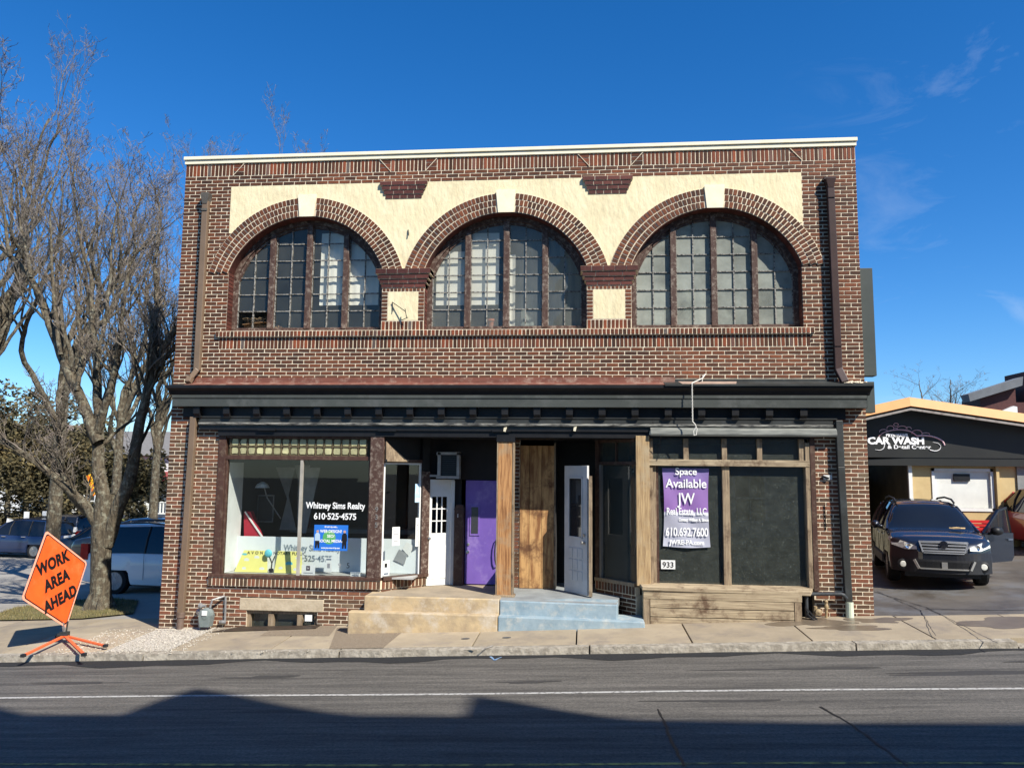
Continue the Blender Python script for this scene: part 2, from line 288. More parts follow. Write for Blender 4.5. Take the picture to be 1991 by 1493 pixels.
# sidewalk slabs
def slab(b,x0,x1,y0,y1,sk=0.,off=0.):
    z=lambda x,y: gz(x,y)+.028*min(y,0)+off
    P=[(x0,y0),(x1,y0),(x1+sk,y1),(x0+sk,y1)]
    b.hexa([(x,y,z(x,y)-.14) for x,y in P],[(x,y,z(x,y)) for x,y in P])
b=MB(); g=.011
xj=[1.1,2.75,4.2,5.92,7.5,9.22,10.95,12.68]
for i in range(len(xj)-1): slab(b,xj[i]+g,xj[i+1]-g,-1.60,-.015)
slab(b,12.68+g,14.3,-1.6,-.07)
for i in range(14,40,2): slab(b,i+.3+g,i+2.3-g,-1.6,-.07)
for i in range(11): slab(b,-1.7*(i+1)-.0+g,-1.7*i-g,-1.60,-.3)
for i in range(11): slab(b,-1.7*(i+1)-.0+g,-1.7*i-g-(.0 if i else .0),-.3+g,1.04)
for i in range(12,30): slab(b,-1.7*(i+1)+g,-1.7*i-g,-1.60,1.04)
tag(b.build('sidewalk',CON,bevel=.006),kind='structure')
b=MB(); slab(b,g,1.1-g,-1.60,-.02); 
GR=[( .30,-.30),(1.16,-.34),(1.05,-1.1),(.95,-1.58),(-.5,-1.59),(-.35,-1.2),(.05,-.8)]
tag(b.build('gravel_strip',GRV),kind='structure')
b=MB()
for i in range(1500):
    x=random.uniform(-.9,1.4); y=random.uniform(-1.75,-.05) ; 
    if random.random()<.25 : x=random.uniform(-1.5,3.5); y=random.gauss(-1.88,.07)
    rr=random.uniform(.006,.02); z=gz(x,y)+.028*min(y,0)+ (rr*.3 if y>-1.83 else -.15+rr*.3)
    v=[(x+rr*math.cos(a+rs.rand()),y+rr*math.sin(a+rs.rand()),z) for a in (0,2.1,4.2)]+[(x,y,z+rr*random.uniform(.5,1))]
    b.add(v,[(0,1,3),(1,2,3),(2,0,3)])
tag(b.build('loose_gravel',GRV),kind='stuff')
b=MB(); xk=-40.
while xk<30:
    L=random.choice([2.2,3.1,3.8]); drop=0. if xk<12.6 else .07
    zt=lambda x,y: gz(x,y)-.05+(random.random()-.5)*.004-drop
    n=6
    for j in range(n):
        xa=xk+.012+(L-.024)*j/n; xb=xk+.012+(L-.024)*(j+1)/n
        wq=lambda x:.018*math.sin(x*5.3)+.012*math.sin(x*13.1+1); hq=lambda x:.010*math.sin(x*4.1)+.007*math.sin(x*11.7)
        xa-=.011 if j else 0; P=[(xa,-1.80+wq(xa)),(xb,-1.80+wq(xb)),(xb,-1.605),(xa,-1.605)]
        b.hexa([(x,y-(.03 if y<-1.7 else 0),gz(x,y)-.25) for x,y in P],[(x,y,gz(x,y)-.052-drop+(hq(x) if y<-1.7 else 0)) for x,y in P])
    xk+=L
tag(b.build('kerb',KRB),kind='structure')
# seam of fresh asphalt along the kerb, cracks, line
b=MB(); n=120
for i in range(n):
    xa=-20+i*.4; xb=xa+.4
    w=lambda x: .22+.10*math.sin(x*1.7)+.07*math.sin(x*4.1)+.10*max(0,1-abs(x)/3)
    b.add([(xa,-1.84-w(xa),gz(xa,-2)-.145),(xb,-1.84-w(xb),gz(xb,-2)-.145),(xb,-1.80,gz(xb,-2)-.145),(xa,-1.80,gz(xa,-2)-.145)],[(0,1,2,3)])
tag(b.build('asphalt_seam',ASPD),kind='structure')
WLN=mat('worn_white_line',(.42,.41,.38),(.17,.16,.15),rough=.85,scale=22,bump=.2,lo=.36,hi=.52)
YLN=mat('worn_yellow_line',(.50,.38,.10),(.13,.11,.06),rough=.8,scale=7,bump=.2,lo=.42,hi=.6)
def strip(name,m,x0,x1,y,w,z=-.146,wob=0.):
    b=MB(); n=int((x1-x0)/.5)+1
    for i in range(n):
        xa=x0+(x1-x0)*i/n; xb=x0+(x1-x0)*(i+1)/n; ya=y+wob*math.sin(xa*.8)*.02; yb=y+wob*math.sin(xb*.8)*.02
        b.add([(xa,ya-w/2,gz(xa,y)+z),(xb,yb-w/2,gz(xb,y)+z),(xb,yb+w/2,gz(xb,y)+z),(xa,ya+w/2,gz(xa,y)+z)],[(0,1,2,3)])
    return b.build(name,m)
tag(strip('road_marking',WLN,-60,60,-3.80,.066,wob=1),kind='structure')
tag(strip('yellow_road_marking',YLN,-60,60,-6.14,.05,wob=1),kind='structure')
TAR=mat('tar_crack',(.022,.021,.02),(.012,.012,.012),rough=.5,scale=5,bump=0)
def crack(pts,w,name='road_crack',off=-.145,m=TAR):
    b=MB(); P=[]
    for i in range(len(pts)-1):
        a,c=Vector(pts[i]),Vector(pts[i+1]); n=max(2,int((c-a).length/.12))
        for k in range(n): P.append(a.lerp(c,k/n)+Vector((random.uniform(-.012,.012),random.uniform(-.012,.012),0)))
    P.append(Vector(pts[-1])); 
    for i in range(len(P)-1):
        d=(P[i+1]-P[i]).normalized(); nn=Vector((-d.y,d.x,0))*w*random.uniform(.3,.6)
        q=[P[i]-nn,P[i+1]-nn,P[i+1]+nn,P[i]+nn]; b.add([(v.x,v.y,gz(v.x,v.y)+off) for v in q],[(0,1,2,3)])
    return tag(b.build(name,m),kind='structure')
def G2(px,py,o=-.15): p=gp(px,py,o); return (p.x,p.y,0)
crack([G2(1280,1378),G2(1310,1450),G2(1330,1490)],.022)
crack([G2(1595,1374),G2(1660,1412),G2(1765,1490)],.026)
crack([(12.68,-1.6,0),(13.3,.4,0),(13.35,2.5,0)],.013,off=.001)
crack([G2(1700,1150,0),G2(1800,1180,0),G2(1940,1250,0)],.016,off=.001)
crack([G2(1800,1184,0),G2(1991,1186,0)],.03,off=.001)
# stains: water on the slab by the downspout, blue paint marks
WET=mat('wet_concrete',(.17,.135,.095),(.13,.10,.07),rough=.35,scale=3,bump=.2,spec=.6)
def blob(name,m,c,rx,ry,off,n=40,seed=1,rough=.35):
    r=random.Random(seed); ph=[r.uniform(0,6.28) for _ in range(5)]; vs=[(c[0],c[1],0)]
    for k in range(n):
        a=2*math.pi*k/n; q=1+rough*(math.sin(2*a+ph[0])*.5+math.sin(3*a+ph[1])*.5+math.sin(5*a+ph[2])*.35+math.sin(9*a+ph[3])*.2)
        vs.append((c[0]+rx*q*math.cos(a),c[1]+ry*q*math.sin(a),0))
    vs=[(x,y,gz(x,y)+.028*min(y,0)+off) for x,y,_ in vs]; b=MB(); b.add(vs,[(0,1+k,1+(k+1)%n) for k in range(n)]); return tag(b.build(name,m),kind='structure')
blob('wet_patch',WET,(11.25,-.42),.55,.30,.003,seed=3); blob('wet_patch',WET,(11.75,-.85),.55,.16,.003,seed=5); blob('wet_patch',WET,(12.35,-.35),.38,.22,.003,seed=8,rough=.5)
blob('wet_patch',WET,(14.4,-.75),.9,.42,.003,seed=11)
BPM=mat('blue_utility_paint',(.12,.28,.55),(.25,.30,.33),rough=.8,scale=20,bump=0)
for px,py in ((905,1240),(985,1238)): p=gp(px,py,-.02); blob('manhole_cover',mat('iron_cover',(.10,.10,.10),(.06,.06,.06),scale=30),(p.x,p.y),.07,.05,.004,rough=.02)
crack([G2(955,1270,-.1),G2(962,1277,-.1),G2(975,1271,-.1)],.03,'blue_paint_mark',-.143,BPM)
crack([G2(905,1255,0),G2(925,1256,0)],.02,'white_paint_mark',-.03,WLN); crack([G2(936,1258,0),G2(960,1250,0)],.02,'white_paint_mark',-.03,WLN)
OIL=mat('oil_stain',(.055,.051,.047),(.042,.040,.037),rough=.8,scale=30,bump=.6,bscale=60)
for k,(x,y,rx,ry) in enumerate(((3.2,-2.9,.5,.07),(10.5,-2.8,.9,.06),(12.6,-3.1,1.2,.09),(6.9,-3.3,.35,.05),(14.2,-2.6,1.0,.10),(9.2,-4.2,.6,.05),(.6,-3.1,.7,.05))): blob('tyre_smudge',OIL,(x,y),rx,ry,-.147-.028*y,seed=20+k,rough=.5)
# far pavement behind the camera
b=MB()
for i in range(-20,20): 
    P=[(i*3,-14.8),(i*3+2.98,-14.8),(i*3+2.98,-11.4),(i*3,-11.4)]
    b.hexa([(x,y,gz(x,y)-.3) for x,y in P],[(x,y,gz(x,y)) for x,y in P])
tag(b.build('sidewalk',CON),kind='structure')
# patches of exposed aggregate on the sidewalk
AGG=mat('exposed_aggregate',(.26,.21,.15),(.17,.13,.09),rough=.95,scale=50,bump=.8,bscale=70)
def patch(pts,m,name='sidewalk_patch',off=.004):
    b=MB(); b.add([(x,y,gz(x,y)+.028*min(y,0)+off) for x,y in pts],[tuple(range(len(pts)))]); return tag(b.build(name,m),kind='structure')
def gq(*l): return [tuple(gp(a,c,-.02))[:2] for a,c in l][::-1]
patch(gq((655,1222),(800,1216),(745,1256),(640,1258)),AGG); patch(gq((530,1222),(660,1214),(640,1236),(505,1236)),AGG)
# lawn
b=MB(); gl=[(-2.2,1.06),(-1.45,1.6),(-2.0,2.6),(-2.6,3.7),(-3.6,4.3),(-4.7,4.0),(-5.0,2.9),(-4.6,1.7),(-3.9,1.06)]
b.add([(x,y,gz(x,y)+.02) for x,y in gl]+[(-3.3,2.6,gz(-3.3,2.6)+.05)],[(i,(i+1)%len(gl),len(gl)) for i in range(len(gl))])
tag(b.build('lawn',GRS),kind='structure')
def inpoly(x,y,P):
    c=False
    for i in range(len(P)):
        a,d=P[i],P[i-1]
        if (a[1]>y)!=(d[1]>y) and x<(d[0]-a[0])*(y-a[1])/(d[1]-a[1])+a[0]: c=not c
    return c
b=MB(); k=0
while k<7000:
    x=random.uniform(-5,-1.4); y=random.uniform(1,4.4)
    if not inpoly(x,y,gl): continue
    k+=1; z=gz(x,y)+.02; h=random.uniform(.02,.07); a=random.uniform(0,6.3); w=.006
    b.add([(x-w*math.cos(a),y-w*math.sin(a),z),(x+w*math.cos(a),y+w*math.sin(a),z),(x+random.uniform(-.03,.03),y+random.uniform(-.03,.03),z+h)],[(0,1,2)])
tag(b.build('grass',mat('grass_blades',(.15,.14,.05),(.22,.17,.08),scale=2,bump=0,island=.4)),kind='stuff')

# ================= BUILDING =================
BLD=thing('commercial_building','two-storey brown brick commercial building with three arched upstairs windows and a worn wooden storefront','building',(0,0,0))
Wd,Ht=12.4,8.66
CX=[2.44,6.19,9.94]; AH=1.48; ZS=6.54; ZC=6.007; RI=1.573; RO=1.935; ZSILL=5.40
mb,bk,bl,bd,bs=MB(),MB(),MB(),MB(),MB()   # mortar, bricks, low bricks, dark bricks, soldiers
J=.0188
def brick(B,x0,x1,z0,z1,y=0.,pr=.007,d=.05):
    t=random.uniform(-.0022,.0022); u=random.uniform(-.0016,.0016); w=random.uniform(-.0015,.0015)
    B.hexa([(x0+u,y-pr+t,z0+w),(x1+u,y-pr-t,z0-w),(x1+u,y+d,z0-w),(x0+u,y+d,z0+w)],[(x0-u,y-pr+t,z1+w),(x1-u,y-pr-t,z1-w),(x1-u,y+d,z1-w),(x0-u,y+d,z1+w)])
def course(B,iv,z0,h,y=0.,odd=0,bond=.2165,back=.36,mort=True,pr=.007):
    for a,c in iv:
        if c-a<.02: continue
        if mort: mb.box(a,c,y,y+back,z0,z0+h)
        k=math.floor((a-odd*bond/2)/bond)
        while True:
            x0=k*bond+odd*bond/2; x1=x0+bond; k+=1
            if x0>=c: break
            s,e=max(x0,a),min(x1,c)
            if e-s<.045: continue
            brick(B,s+(J/2 if s>a else .001),e-(J/2 if e<c else .001),z0+J/2,z0+h-J/2,y,pr)
def soldiers(B,x0,x1,z0,z1,y=0.,w=.0715,mort=True,back=.36,pr=.007):
    if mort: mb.box(x0,x1,y,y+back,z0,z1)
    n=max(1,round((x1-x0)/w)); w=(x1-x0)/n
    for i in range(n): brick(B,x0+i*w+J/2,x0+(i+1)*w-J/2,z0+J/2,z1-J/2,y,pr)
HC=.0700
# --- below cornice: pilasters, bulkhead under shop window
nlow=math.ceil((5.07)/HC)
for i in range(-3,73):
    z=5.07-HC*(i+1) if False else i*HC+(5.07%HC)-HC
    zc=z+HC/2
    if z+HC>5.075: break
    odd=i%2
    if zc>3.50: iv=[(0,Wd)]
    else:
        iv=[(0,.95),(11.45,Wd)]
        if zc<.78: iv[0]=(0,4.05)
        elif zc<.93: iv[0]=(0,.9)
    if zc<.36: iv=[(0,1.62),(2.92,4.05),iv[1]]
    elif zc<.57: iv=[(0,1.49),(3.03,4.05),iv[1]]
    if i<2: iv=[(a,c) for a,c in iv]
    course(bk if zc>3.6 else bl,iv,z,HC,odd=odd)
# rowlock shop sill
soldiers(bl,.90,4.06,.78,.93,y=-.045,w=.073,back=.3)
# lintel + basement window
lm=MB(); lm.box(1.49,3.03,-.012,.3,.36,.575); lm.build('lintel',LIM,BLD,bevel=.01)
bw=MB(); bw.box(1.62,2.92,.05,.12,.30,.36); bw.box(1.62,1.68,.05,.12,-.1,.30); 
for x in (2.02,2.55): bw.box(x,x+.09,.02,.12,-.1,.30)
bw.box(2.86,2.92,.05,.12,-.1,.30); bwf=bw.build('basement_window',WDG,BLD)
q=MB(); q.add([(1.62,.14,-.1),(2.92,.14,-.1),(2.92,.14,.36),(1.62,.14,.36)],[(0,1,2,3)]); q.build('pane',DUSTG,bwf,local=True)
q=MB(); q.box(1.62,2.92,.6,.62,-.3,.4); q.build('backing_board',DIM2,bwf,local=True)
q=MB(); q.box(2.70,2.83,-.005,.0,.2,.31); q.build('notice_card',WHT,bwf,local=True)
tag(MB().add([at(430,1226,-.5)[:],(2.95,-.02,.17),(1.62,-.02,.12),(1.3,-.25,.07)],[(0,1,2,3)]) and None or patch([(1.15,-.42),(3.0,-.28),(3.0,-.03),(1.55,-.03)],mat('rusty_steel_plate',(.06,.042,.03),(.04,.03,.022),rough=.6,scale=9,bump=.2),'cellar_plate',.012),kind='structure')
# --- sill band
soldiers(bs,.84,11.53,5.07,5.29)
for a,c in ((0,.84),(11.53,Wd)):
    for k in range(5): course(bk,[(a,c)],5.07+k*.0660,.066,odd=k%2)
soldiers(bs,.79,11.59,5.29,5.40,y=-.05,w=.0715,back=.5)
for a,c in ((0,.79),(11.59,Wd)): 
    pass
# --- between sill and springing
n=16; h=(ZS-5.40)/n
for i in range(n): course(bk,[(0,CX[0]-AH),(CX[2]+AH,Wd)],5.40+i*h,h,odd=i%2)
for px0,px1 in ((CX[0]+AH,CX[1]-AH),(CX[1]+AH,CX[2]-AH)):
    # capital: three corbelled courses
    bd=MB()
    for k,(z,e) in enumerate(((6.19,.02),(6.27,.05),(6.35,.085),(6.44,.12))):
        hh=.08 if k<3 else .10
        mb.box(px0-e+.006,px1+e-.006,-e*.6+.004,.3,z,z+hh-.002)
        m=5 if k%2 else 4; w=(px1-px0+2*e)/m
        for q in range(m): bd.box(px0-e+q*w+.006,px0-e+(q+1)*w-.006,-e*.6-.006,.28,z+.008,z+hh-.006)
    bd.build('pier_capital',BRd,BLD)
    mb.box(px0,px1,0,.36,5.40,6.19)
    soldiers(bs,px0+.005,px1-.005,5.40,5.575,mort=False)
    soldiers(bk,px0+.005,px1-.005,6.12,6.19,mort=False,w=.07)
    for k in range(8):
        z=5.575+k*.0681
        brick(bk,px0+.005,px0+.105,z+J/2,z+.0681-J/2); brick(bk,px1-.105,px1-.005,z+J/2,z+.0681-J/2)
        # side faces of pier
        bk.box(px1-.03,px1+.004,.06,.2,z+J/2,z+.0681-J/2); bk.box(px0-.004,px0+.03,.06,.2,z+J/2,z+.0681-J/2)
    st=MB(); st.box(px0+.115,px1-.115,-.004,.02,5.585,6.115); st.build('stucco_panel',STU,BLD)
# --- beside arches up to stucco top
n=24; h=(8.20-ZS)/n
xl0=.93; xr0=11.47
for i in range(n):
    z=ZS+i*h; zc=z+h/2
    if zc<7.28:
        d=math.sqrt(max(RO**2-(zc-ZC)**2,0)); a,c=CX[0]-d,CX[2]+d
        a=min(a,.95); c=max(c,11.45)
    else: a,c=.96,11.45
    course(bk,[(0,a),(c,Wd)],z,h,odd=i%2)
bs.build('sill_course',BRs,BLD); bs=MB()
# --- top
for k in range(3): course(bk,[(0,Wd)],8.20+k*.07,.07,odd=k%2)
BK=[(.95,1),(3.80,-1),(4.68,1),(7.50,-1),(8.47,1),(11.27,-1)]; x=0.0
segs=[]
for bx,s in BK: segs.append((x,bx)); x=bx+.22
segs.append((x,Wd))
for a,c in segs: soldiers(bs,a,c,8.41,8.655)
dg=MB()
for bx,s in BK:
    mb.box(bx,bx+.22,0,.36,8.41,8.655)
    for k in range(3): brick(bs,bx+.01,bx+.21,8.41+k*.08+.01,8.41+(k+1)*.08-.004)
    p,q=((bx+.005,-.014,8.415),(bx+.215,-.014,8.65)) if s>0 else ((bx+.215,-.014,8.415),(bx+.005,-.014,8.65))
    dg.bar(p,q,.010,.010)
dg.build('mortar_joint',MOR,BLD,split=True)
# --- arches: rings of header bricks
am=MB()
for cx in CX:
    th0=math.asin((ZS-ZC)/RO)
    for side in (0,1):
        for ring in range(3):
            r0=RI+.0+ring*.1205; r1=r0+.1205; rm=(r0+r1)/2
            ts=math.asin(min(1,(ZS-ZC)/rm))-.01; te=math.pi/2-math.asin(.175/rm)
            n=int((te-ts)*rm/.0765); dt=(te-ts)/n
            for k in range(n):
                a0=ts+k*dt+J/2/rm; a1=ts+(k+1)*dt-J/2/rm
                pts=[]
                for r_ in (r0+J/2,r1-J/2):
                    for a in (a0,a1): pts.append((r_*math.cos(a),r_*math.sin(a)))
                sg=-1 if side else 1
                P=[(cx+sg*pts[0][0],ZC+pts[0][1]),(cx+sg*pts[2][0],ZC+pts[2][1]),(cx+sg*pts[3][0],ZC+pts[3][1]),(cx+sg*pts[1][0],ZC+pts[1][1])]
                if side: P=P[::-1]
                yy=-.034+random.uniform(-.002,.002)
                bk.prism(P[::-1],yy,.0 if ring else .30)
    N_=40; f=lambda r,a:(cx+r*math.cos(a),ZC+r*math.sin(a))
    for ring in range(3):
        ra_,rb_=RI+.001+ring*.1205,RI+.1205*(ring+1); ts=math.asin((ZS-ZC)/((ra_+rb_)/2))-.01
        for k in range(N_):
            a0=ts+(math.pi-2*ts)*k/N_; a1=ts+(math.pi-2*ts)*(k+1)/N_
            am.prism([f(ra_,a0),f(ra_,a1),f(rb_,a1),f(rb_,a0)],-.026,.34)
    for sg in (-1,1):
        xa,xb=sorted((cx+sg*1.478,cx+sg*1.60)); am.box(xa,xb,.02,.33,ZS+.001,ZS+.09)
    sl=MB(); ts=math.asin((ZS-ZC)/RI)
    for k in range(N_):
        a0=ts+(math.pi-2*ts)*k/N_; a1=ts+(math.pi-2*ts)*(k+1)/N_
        sl.prism([f(RI-.012,a0),f(RI-.012,a1),f(RI+.0,a1),f(RI+.0,a0)],-.015,.20)
    for sg in (-1,1):
        xa=cx+sg*(AH-.006); 
        for k in range(16):
            z=5.41+k*.0705; sl.box(min(xa,xa-sg*.008),max(xa,xa-sg*.008),.008,.20,z,z+.058)
    sl.build('reveal_brickwork',BRd,BLD)
    rv=MB()
    for sg in (-1,1): xa=cx+sg*AH; rv.box(min(xa,xa-sg*.006),max(xa,xa-sg*.006),.002,.20,5.401,ZS-.001)
    rv.build('reveal_mortar',mat('dark_reveal_mortar',(.12,.085,.065),scale=9) if 'dark_reveal_mortar' not in bpy.data.materials else bpy.data.materials['dark_reveal_mortar'],BLD,split=True)
am.build('arch_mortar',MOR,BLD)
ks=MB()
for cx in CX: ks.prism([(cx-.130,7.575),(cx+.130,7.575),(cx+.172,7.985),(cx-.172,7.985)],-.05,.30)
ks.build('keystone',CRM,BLD,bevel=.008,split=True)
st=MB(); xs=np.arange(.93,11.4701,.03); 
def zlow(x):
    z=0
    for cx in CX:
        d=abs(x-cx)
        if d<RO-.01: z=max(z,ZC+math.sqrt((RO-.01)**2-d*d))
    if z<ZS: z=ZS
    if x<1.0 or x>11.4: z=max(z,7.28)
    return min(z,8.2)
for i in range(len(xs)-1):
    a,c=xs[i],xs[i+1]; za,zb=zlow(a),zlow(c)
    m=14
    for k in range(m):
        st.add([(a,-.012,za+(8.195-za)*k/m),(c,-.012,zb+(8.195-zb)*k/m),(c,-.012,zb+(8.195-zb)*(k+1)/m),(a,-.012,za+(8.195-za)*(k+1)/m)],[(0,1,2,3)])
# wall behind stucco
for i in range(len(xs)-1):
    a,c=xs[i],xs[i+1]; zz=max(ZS,min(zlow(a),zlow(c))-.2)
    mb.box(a,c,.002,.36,zz,8.199)
st.build('stucco_wall',STU,BLD)
# upper corbel brackets
for x0,x1 in ((3.83,4.73),(7.59,8.50)):
    bd=MB()
    for k in range(4):
        e=.035*k; z=8.205-.082*(k+1); o=.07-.015*k
        mb.box(x0+e+.006,x1-e-.006,-o+.006,.1,z+.002,z+.082)
        m=5 if k%2 else 4; off=0; w=(x1-x0-2*e)/m
        for q in range(m): bd.box(x0+e+q*w+.006,x0+e+(q+1)*w-.006,-o,.08,z+.008,z+.076)
    bd.build('corbel_bracket',BRd,BLD)
# side and rear walls, roof
SIDE=mat('side_brick_wall',(.10,.04,.03),(.06,.025,.02),scale=12,bump=.3)
sw=MB(); sw.box(.001,.3,.361,13,-1.2,8.6); sw.box(Wd-.3,Wd-.001,.361,13,-1.2,8.6); sw.box(.3,Wd-.3,12.7,13,-1,8.6); sw.box(.3,Wd-.3,.361,12.7,8.25,8.4)
sw.build('side_wall',SIDE,BLD,split=True)
cp=MB(); cp.box(-.02,Wd+.02,-.03,.38,8.655,8.73); cp.box(-.035,Wd+.035,-.055,.40,8.735,8.80); cp.build('coping',CRM,BLD,bevel=.006)
cp=MB(); cp.box(-.02,.3,.42,13,8.6,8.74); cp.box(Wd-.3,Wd+.02,.42,13,8.6,8.74); cp.build('coping',CRM,BLD,split=True)
# --- upstairs windows
wins=[]
for wi,cx in enumerate(CX):
    f=MB(); y0,y1=.20,.30
    x0,x1=cx-AH,cx+AH
    n=36; a_s=math.asin((ZS-ZC)/RI)
    for k in range(n):
        a0=a_s-.05+(math.pi-2*a_s+.1)*k/n; a1=a_s-.05+(math.pi-2*a_s+.1)*(k+1)/n; g_=lambda r,a:(cx+r*math.cos(a),ZC+r*math.sin(a))
        f.prism([g_(RI-.10,a0),g_(RI-.10,a1),g_(RI+.02,a1),g_(RI+.02,a0)],y0,y1)
        f.prism([g_(RI-.155,a0),g_(RI-.155,a1),g_(RI-.10,a1),g_(RI-.10,a0)],y0+.035,y1-.02)
    for s in (-1,1):
        xa,xb=sorted((cx+s*1.50,cx+s*1.40)); f.box(xa,xb,y0+.003,y1-.004,ZS-.05,ZS+.10)
        xa=cx+s*AH; f.box(min(xa,xa-s*.10),max(xa,xa-s*.10),y0+.007,y1-.007,5.402,ZS+.03)
    f.box(x0+.1,x1-.1,y0-.01,y1,5.40,5.50)
    fr=f.build('arched_window',FRM,BLD)
    inner0,inner1=x0+.10,x1-.10; mw=.105; lw=(inner1-inner0-3*mw)/4
    ru=RI-.10
    top=lambda x: ZC+math.sqrt(max(ru*ru-(x-cx)**2,0))
    ml=MB(); 
    for k in range(3):
        xa=inner0+(k+1)*lw+k*mw; zt=min(top(xa),top(xa+mw))+.03
        ml.box(xa,xa+mw,y0-.025,y1,5.475,zt)
    ml.build('mullion',FRM,fr,local=True,bevel=.006,split=True)
    mu=MB(); gl=MB(); rows=[5.50+.325*k for k in range(8)]
    for k in range(4):
        xa=inner0+k*(lw+mw); xb=xa+lw; xm=(xa+xb)/2
        mu.box(xm-.009,xm+.009,.235,.275,5.50,top(xm))
        mu.box(xa,xa+.014,.24,.27,5.50,top(xa+.01)); mu.box(xb-.014,xb,.24,.27,5.50,top(xb-.01))
        for r_ in rows:
            if r_>7.55: continue
            if r_>ZC:
                half=math.sqrt(max(ru*ru-(r_-ZC)**2,0)); aa,bb=max(xa,cx-half),min(xb,cx+half)
            else: aa,bb=xa,xb
            if bb-aa>.03: 
                mu.bar((aa,.255,r_+random.uniform(-.004,.004)),(bb,.255,r_+random.uniform(-.004,.004)),.03,.018)
        for ri_ in range(7):
            for hlf in (0,1):
                if wi==0 and k==0 and ri_==0: continue
                a_,b_=(xa,xm) if hlf==0 else (xm,xb); z0,z1=rows[ri_],rows[ri_+1]
                if z0>top((a_+b_)/2)+.1: continue
                t1,t2,t3=[random.uniform(-.0022,.0022) for _ in range(3)]
                gl.add([(a_,.262+t1,z0),(b_,.262-t1,z0),(b_,.262+t2,z1),(a_,.262+t3,z1)],[(0,1,2,3)])
    mu.build('muntin',MUN,fr,local=True); gl.build('pane',UPG[wi],fr,local=True)
    wins.append(fr)
# window blinds and things upstairs (things resting inside)
def sheetbox(name,m,x0,x1,y,z0,z1,label,cat,group=None,th=.012,wav=0):
    b=MB(); n=40; 
    for i in range(n):
        xa=x0+(x1-x0)*i/n; xb=x0+(x1-x0)*(i+1)/n; f=lambda x:y+wav*math.sin((x-x0)*42)
        b.hexa([(xa,f(xa),z0),(xb,f(xb),z0),(xb,f(xb)+th,z0),(xa,f(xa)+th,z0)],[(xa,f(xa),z1),(xb,f(xb),z1),(xb,f(xb)+th,z1),(xa,f(xa)+th,z1)])
    return tag(b.build(name,m,origin=((x0+x1)/2,y,z0)),label,cat,group)
sheetbox('window_blind',BLIND,2.62,3.76,.33,5.95,7.35,'off-white blind pulled halfway behind the right half of the left arched window','blind',wav=.004)
sheetbox('window_blind',BLIND,4.86,5.40,.33,5.93,6.95,'narrow off-white blind behind the outermost left light of the middle arched window','blind')
sheetbox('window_blind',BLIND,5.50,6.04,.33,5.93,7.30,'off-white blind beside the central mullion of the middle arched window','blind')
SHEER=mat('grey_sheer',(.30,.33,.30),(.26,.29,.265),rough=.9,scale=.8,bump=0)
sheetbox('sheer_curtain',SHEER,6.22,7.62,.80,5.42,7.5,'pale grey sheer hanging behind the right half of the middle arched window','curtain',wav=.01)
sheetbox('sheer_curtain',SHEER,8.5,11.38,.80,5.42,7.5,'pale grey sheer hanging across the whole right arched window','curtain',wav=.01)
sheetbox('curtain_edge',BLIND,6.24,6.34,.40,5.52,6.9,'narrow white curtain edge hanging just right of the middle mullion of the middle arched window','curtain',wav=.01)
p=thing('flower_pot','small terracotta flower pot standing on the sill inside the middle arched window','flower pot',(5.90,.42,5.50))
MB().lathe((5.90,.42,5.50),(0,0,1),[(.06,0),(.085,.13),(.10,.13),(.10,.17),(.08,.17),(.07,.12)],20).build('pot',mat('terracotta',(.45,.16,.08),scale=9),p)
c=thing('cardboard_box','open brown cardboard box showing through the missing pane of the left arched window','box',(1.42,.5,5.44))
MB().box(1.12,1.78,.42,.78,5.44,5.60).build('carton',mat('cardboard',(.34,.20,.10),scale=4),c); MB().bar((1.12,.40,5.60),(1.75,.36,5.66),.12,.01).build('flap',mat('cardboard_flap',(.28,.17,.09),scale=4),c)
q=MB()
for k in range(16):
    a=(random.uniform(1.2,1.7),.40,5.6); q.tube([a,(a[0]+random.uniform(-.12,.12),.38,5.6+random.uniform(.05,.15)),(a[0]+random.uniform(-.2,.2),.36,5.62+random.uniform(.02,.12))],.006,4)
tag(q.build('dry_twigs',mat('straw',(.30,.22,.13),scale=5),origin=(1.45,.4,5.6)),'dry nest twigs poking out over the box in the left arched window','twigs')
sheetbox('paper_sheet',WHT,8.83,9.07,.285,5.55,5.82,'white paper taped inside a low pane of the right arched window','paper',th=.003)
# interior shells
def room(name,x0,x1,y0,y1,z0,z1,m,open_front=True,t=.05):
    b=MB(); b.box(x0-t,x0,y0,y1,z0,z1); b.box(x1,x1+t,y0,y1,z0,z1); b.box(x0-t,x1+t,y1,y1+t,z0,z1); b.box(x0-t,x1+t,y0,y1+t,z0-t,z0); b.box(x0-t,x1+t,y0,y1+t,z1,z1+t)
    return b.build(name,m,BLD)
room('upper_room',.4,11.95,.365,5.5,5.30,8.15,mat('upper_room_paint',(.30,.31,.29),(.25,.26,.24),rough=.9,scale=.6,bump=0))
# --- cornice
cz=MB()
def cor(prof,x0,x1,ov=0.):   # profile list of (y,z) closed, extrude in x
    n=len(prof); return [(x0,y,z) for y,z in prof]+[(x1,y,z) for y,z in prof],[tuple(range(n)),tuple(range(2*n-1,n-1,-1))]+[(i,(i+1)%n,n+(i+1)%n,n+i) for i in range(n)]
XA,XB=.12,12.36
crown=[(.0,4.195),(-.205,4.195),(-.215,4.21),(-.225,4.24),(-.242,4.275),(-.262,4.30),(-.28,4.315),(-.29,4.315),(-.29,4.365),(.0,4.41)]
